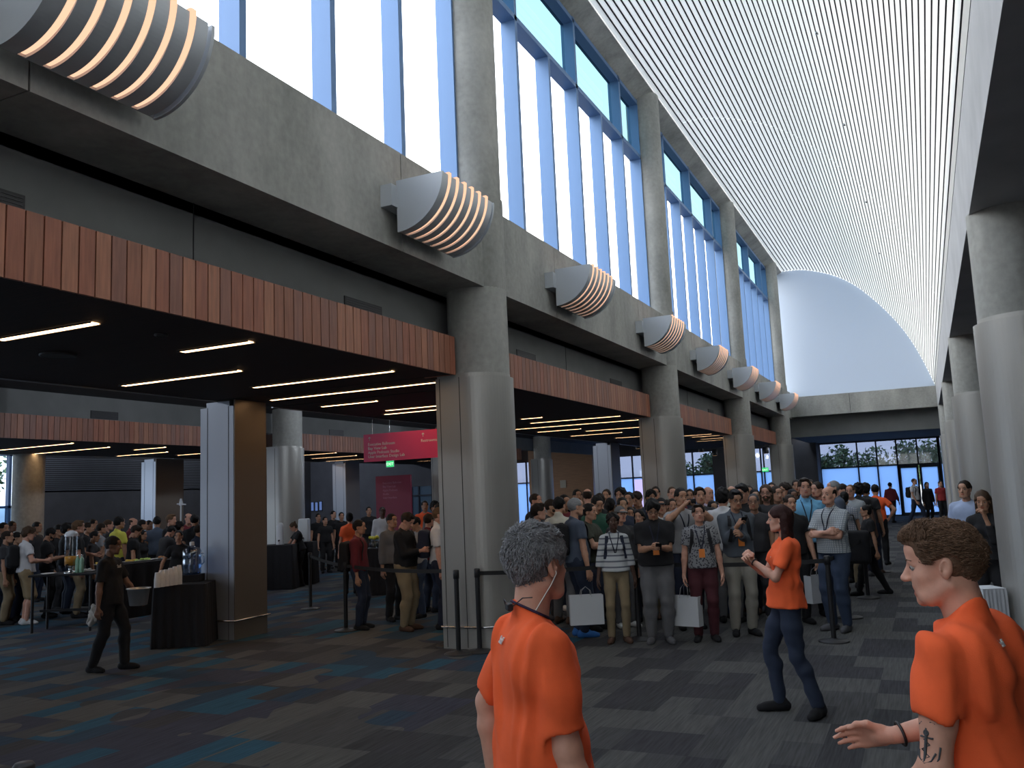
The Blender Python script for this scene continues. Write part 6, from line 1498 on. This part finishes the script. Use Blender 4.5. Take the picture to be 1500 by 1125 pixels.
# waiter's tub and cloths
q = atd(203, 861, 10.42); t = empty('steel_tub', (q[0], q[1], q[2]-.20), 0, 'round stainless steel tub carried by the waiter', 'tub')
MB().lathe((0, 0, 0), [(.001, 0), (.095, 0), (.10, .01), (.125, .185), (.138, .19), (.138, .20), (.120, .195), (.095, .015), (.001, .01)], 32).obj('tub_body', [mat('dull_steel', (.42, .42, .43), .35, .8)], t)
q = atd(137, 899, 10.62); t = empty('cloth_bundle', (q[0], q[1], q[2]), 0, 'crumpled white cloths hanging from the waiter\'s right hand', 'cloth')
S = Sdf(); S.cone((0, 0, .08), (-.04, 0, -.10), .03, .045, .02); S.cone((.02, 0, .06), (.055, .01, -.06), .03, .04, .02); S.ell((.0, 0, -.02), (.05, .04, .07), .02)
v, f = snet(*S.grid(.009, lambda P: .008*np.sin(P[:, 0]*110+4*np.sin(P[:, 2]*30))+.005*np.sin(P[:, 1]*90+P[:, 2]*50))); obj('cloth_body', to_mesh('cloth', [(v, f, 0)]), [mat('white_linen', (.62, .60, .56), .9)], t)
# white table by the right columns
q = atd(1447, 880, 8.9); table((q[0], q[1]), .24, .30, .76, rz2, 'small white table behind the man at the right edge', mat('white_table_linen', (.55, .57, .60), .8), flare=.005)
# ---- signs
PINK = mat('magenta_sign_board', (.56, .025, .12), .5); PINKD = mat('deep_crimson_board', (.20, .006, .035), .5)
YSN = 13.8
a, b = onp(533, 637, 1, YSN), onp(536, 677, 1, YSN); x0 = a[0]; zt, zb = a[2], b[2]; k_ = onp(652, 624, 1, YSN); x1 = max(k_[0]+.12, x0+2.0)
t = empty('hanging_sign', (x0, YSN, zt), 0, 'magenta wayfinding sign with white lettering hanging left of the near column', 'sign')
MB().box(0, x1-x0, -.015, .015, zb-zt, 0).obj('sign_panel', [PINK], t)
def put_text(s_, size, x, z, par, nm='lettering', m=None, y=-.018):
    me = text_mesh(s_, size, .001); o_ = obj(nm, me, [m or WHT], par); o_.location = (x, y, z); o_.rotation_euler = (PI/2, 0, 0); return o_
H = zt-zb
for i, s_ in enumerate(('Executive Ballroom', 'Bay View Lab', 'Apple Podcasts Studio', 'User Interface Design Lab')): put_text(s_, .078, .10, -H*.42-i*.078, t)
put_text('Restrooms', .078, 1.28, -H*.42, t)
def arrow(x, z, r, ang, par):
    m = MB(); s_ = .035
    for (ax, az, bx, bz) in ((0, -s_, 0, s_), (-s_*.7, s_*.3, 0, s_), (s_*.7, s_*.3, 0, s_)):
        c_, n_ = math.cos(ang), math.sin(ang); m.tube([(x+ax*c_-az*n_, -.018, z+ax*n_+az*c_), (x+bx*c_-bz*n_, -.018, z+bx*n_+bz*c_)], .0055, 4)
    m.obj('arrow', [WHT], par)
arrow(.14, -.09, 0, 0, t); arrow(1.33, -.09, 0, 0, t)
for x in (.2, x1-x0-.2): MB().tube([(x, 0, 0), (x, 0, 3.46-zt)], .003, 5).obj('suspension_wire', [STEEL], t)
a, b = onp(551, 698, 1, 26), onp(602, 697, 1, 26)
t = empty('display_board', (a[0], 26, 0), 0, 'tall crimson information board standing in the low hall', 'sign')
MB().box(0, b[0]-a[0], -.04, .04, 0, a[2]).obj('board_panel', [PINKD], t)
LIL = mat('dim_pink_print', (.45, .18, .26), .6)
for i, s_ in enumerate(('Executive Ballroom', 'Bay View Lab', 'Apple Podcasts', 'Studio', 'User Interface')): put_text(s_, .10, .30, a[2]-.28-i*.13, t, 'lettering', LIL, -.044)
t = empty('exit_sign', (*onp(572, 680, 1, 20)[:2], 2.86), 0, 'small green exit sign hanging under the magenta sign', 'sign')
MB().bbox(-.13, .13, -.02, .02, -.09, .09, .004).obj('sign_box', [mat('white_plastic', (.6, .62, .65), .4)], t)
MB().box(-.12, .12, -.024, -.0205, -.08, .08).obj('green_face', [emat('exit_green', (.03, .55, .16), 1.0)], t); put_text('EXIT', .11, -.115, -.04, t, 'lettering', emat('exit_white', (.8, 1, .85), 1.1), -.026)
MB().tube([(0, 0, .09), (0, 0, 4.5-2.86)], .006, 6).obj('drop_rod', [STEEL], t)
q = onp(1121, 688, 1, 44); t = empty('exit_sign', (q[0], 44, q[2]), 0, 'small green exit sign far off between the last two columns', 'sign')
MB().box(-.15, .15, -.02, .02, -.1, .1).obj('green_face', [emat('exit_green', (.03, .55, .16), 1.0)], t); put_text('EXIT', .13, -.14, -.05, t, 'lettering', emat('exit_white', (.8, 1, .85), 1.1), -.024); MB().tube([(0, 0, .1), (0, 0, 4.5-q[2])], .006, 6).obj('drop_rod', [STEEL], t)
# can pendants by the far windows
for k, (px, py) in enumerate(((1027, 660), (1047, 665), (935, 655), (1122, 662))):
    q = onp(px, py, 1, 43); t = empty('pendant_lamp', (q[0], 43, q[2]), 0, 'black can pendant lamp with warm bottom glow, '+('left of two by the third column', 'right of two by the third column', 'beside the second column', 'between the last two columns')[k], 'pendant lamp', 'can pendants by the far windows')
    ls_ = MB().lathe((0, 0, 0), [(.13, -.08), (.14, -.06), (.14, .22), (.001, .23)], 20, 0, False).obj('lamp_shade', [BLACK], t); MB().lathe((0, 0, 0), [(.001, -.05), (.12, -.05), (.12, -.04)], 16).obj('bulb_disc', [LITE], ls_); MB().tube([(0, 0, .22), (0, 0, 4.5-q[2])], .008, 5).obj('stem', [BLACK], t)
# white pole stand by the far pillar, screens in the dim doorway, notice on the timber wall
q = atd(265, 760, 20.6); t = empty('pole_stand', (q[0], q[1], 0), 0, 'thin white pole with a cross-shaped head before the far left square pillar', 'stand')
zt_ = atd(264, 733, 20.6)[2]; MB().tube([(0, 0, 0), (0, 0, zt_)], .018, 8).obj('pole', [mat('white_plastic', (.6, .62, .65), .4)], t); MB().tube([(-.12, 0, zt_-.08), (.15, 0, zt_-.10)], .018, 6).lathe((0, 0, zt_-.12), [(.04, 0), (.045, .05), (.02, .16)], 10).obj('head', [mat('white_plastic', (.6, .62, .65), .4)], t); MB().lathe((0, 0, 0), [(.2, 0), (.2, .02), (.02, .03)], 20).obj('base', [STEEL], t)
for k, (px, py) in enumerate(((458, 742), (464, 742), (470, 741))):
    q = onp(px, py, 1, 33.95); t = empty('wall_screen', (q[0], 33.93, q[2]), 0, 'dim blue upright screen in the dark doorway, '+('left', 'middle', 'right')[k]+' of three', 'screen', 'dim screens in the doorway')
    cs_ = MB().bbox(-.08, .08, 0, .05, -.22, .22, .004).obj('case', [BLACK], t); MB().box(-.07, .07, -.004, -.001, -.2, .2).obj('screen', [emat('dim_screen', (.08, .13, .30), .9)], cs_)
q = onp(825, 709, 1, 46.9); t = empty('notice_frame', (q[0], 46.88, q[2]), 0, 'small framed notice on the timber wall', 'notice'); MB().bbox(-.18, .18, -.01, .02, -.22, .22, .004).obj('frame', [mat('pale_notice', (.35, .33, .28), .6)], t)
t = empty('lit_panel', (-14.85, 47.95, 1.3), 0, 'lilac glowing panel against the far window beside the second column', 'screen'); MB().box(-.03, .03, 0, .03, -t.location[2], -1.0).obj('stand', [BLACK], t); MB().box(-.25, .25, 0, .03, -1.0, 1.15).obj('screen', [emat('lilac_glow', (.55, .50, .95), .9)], t)
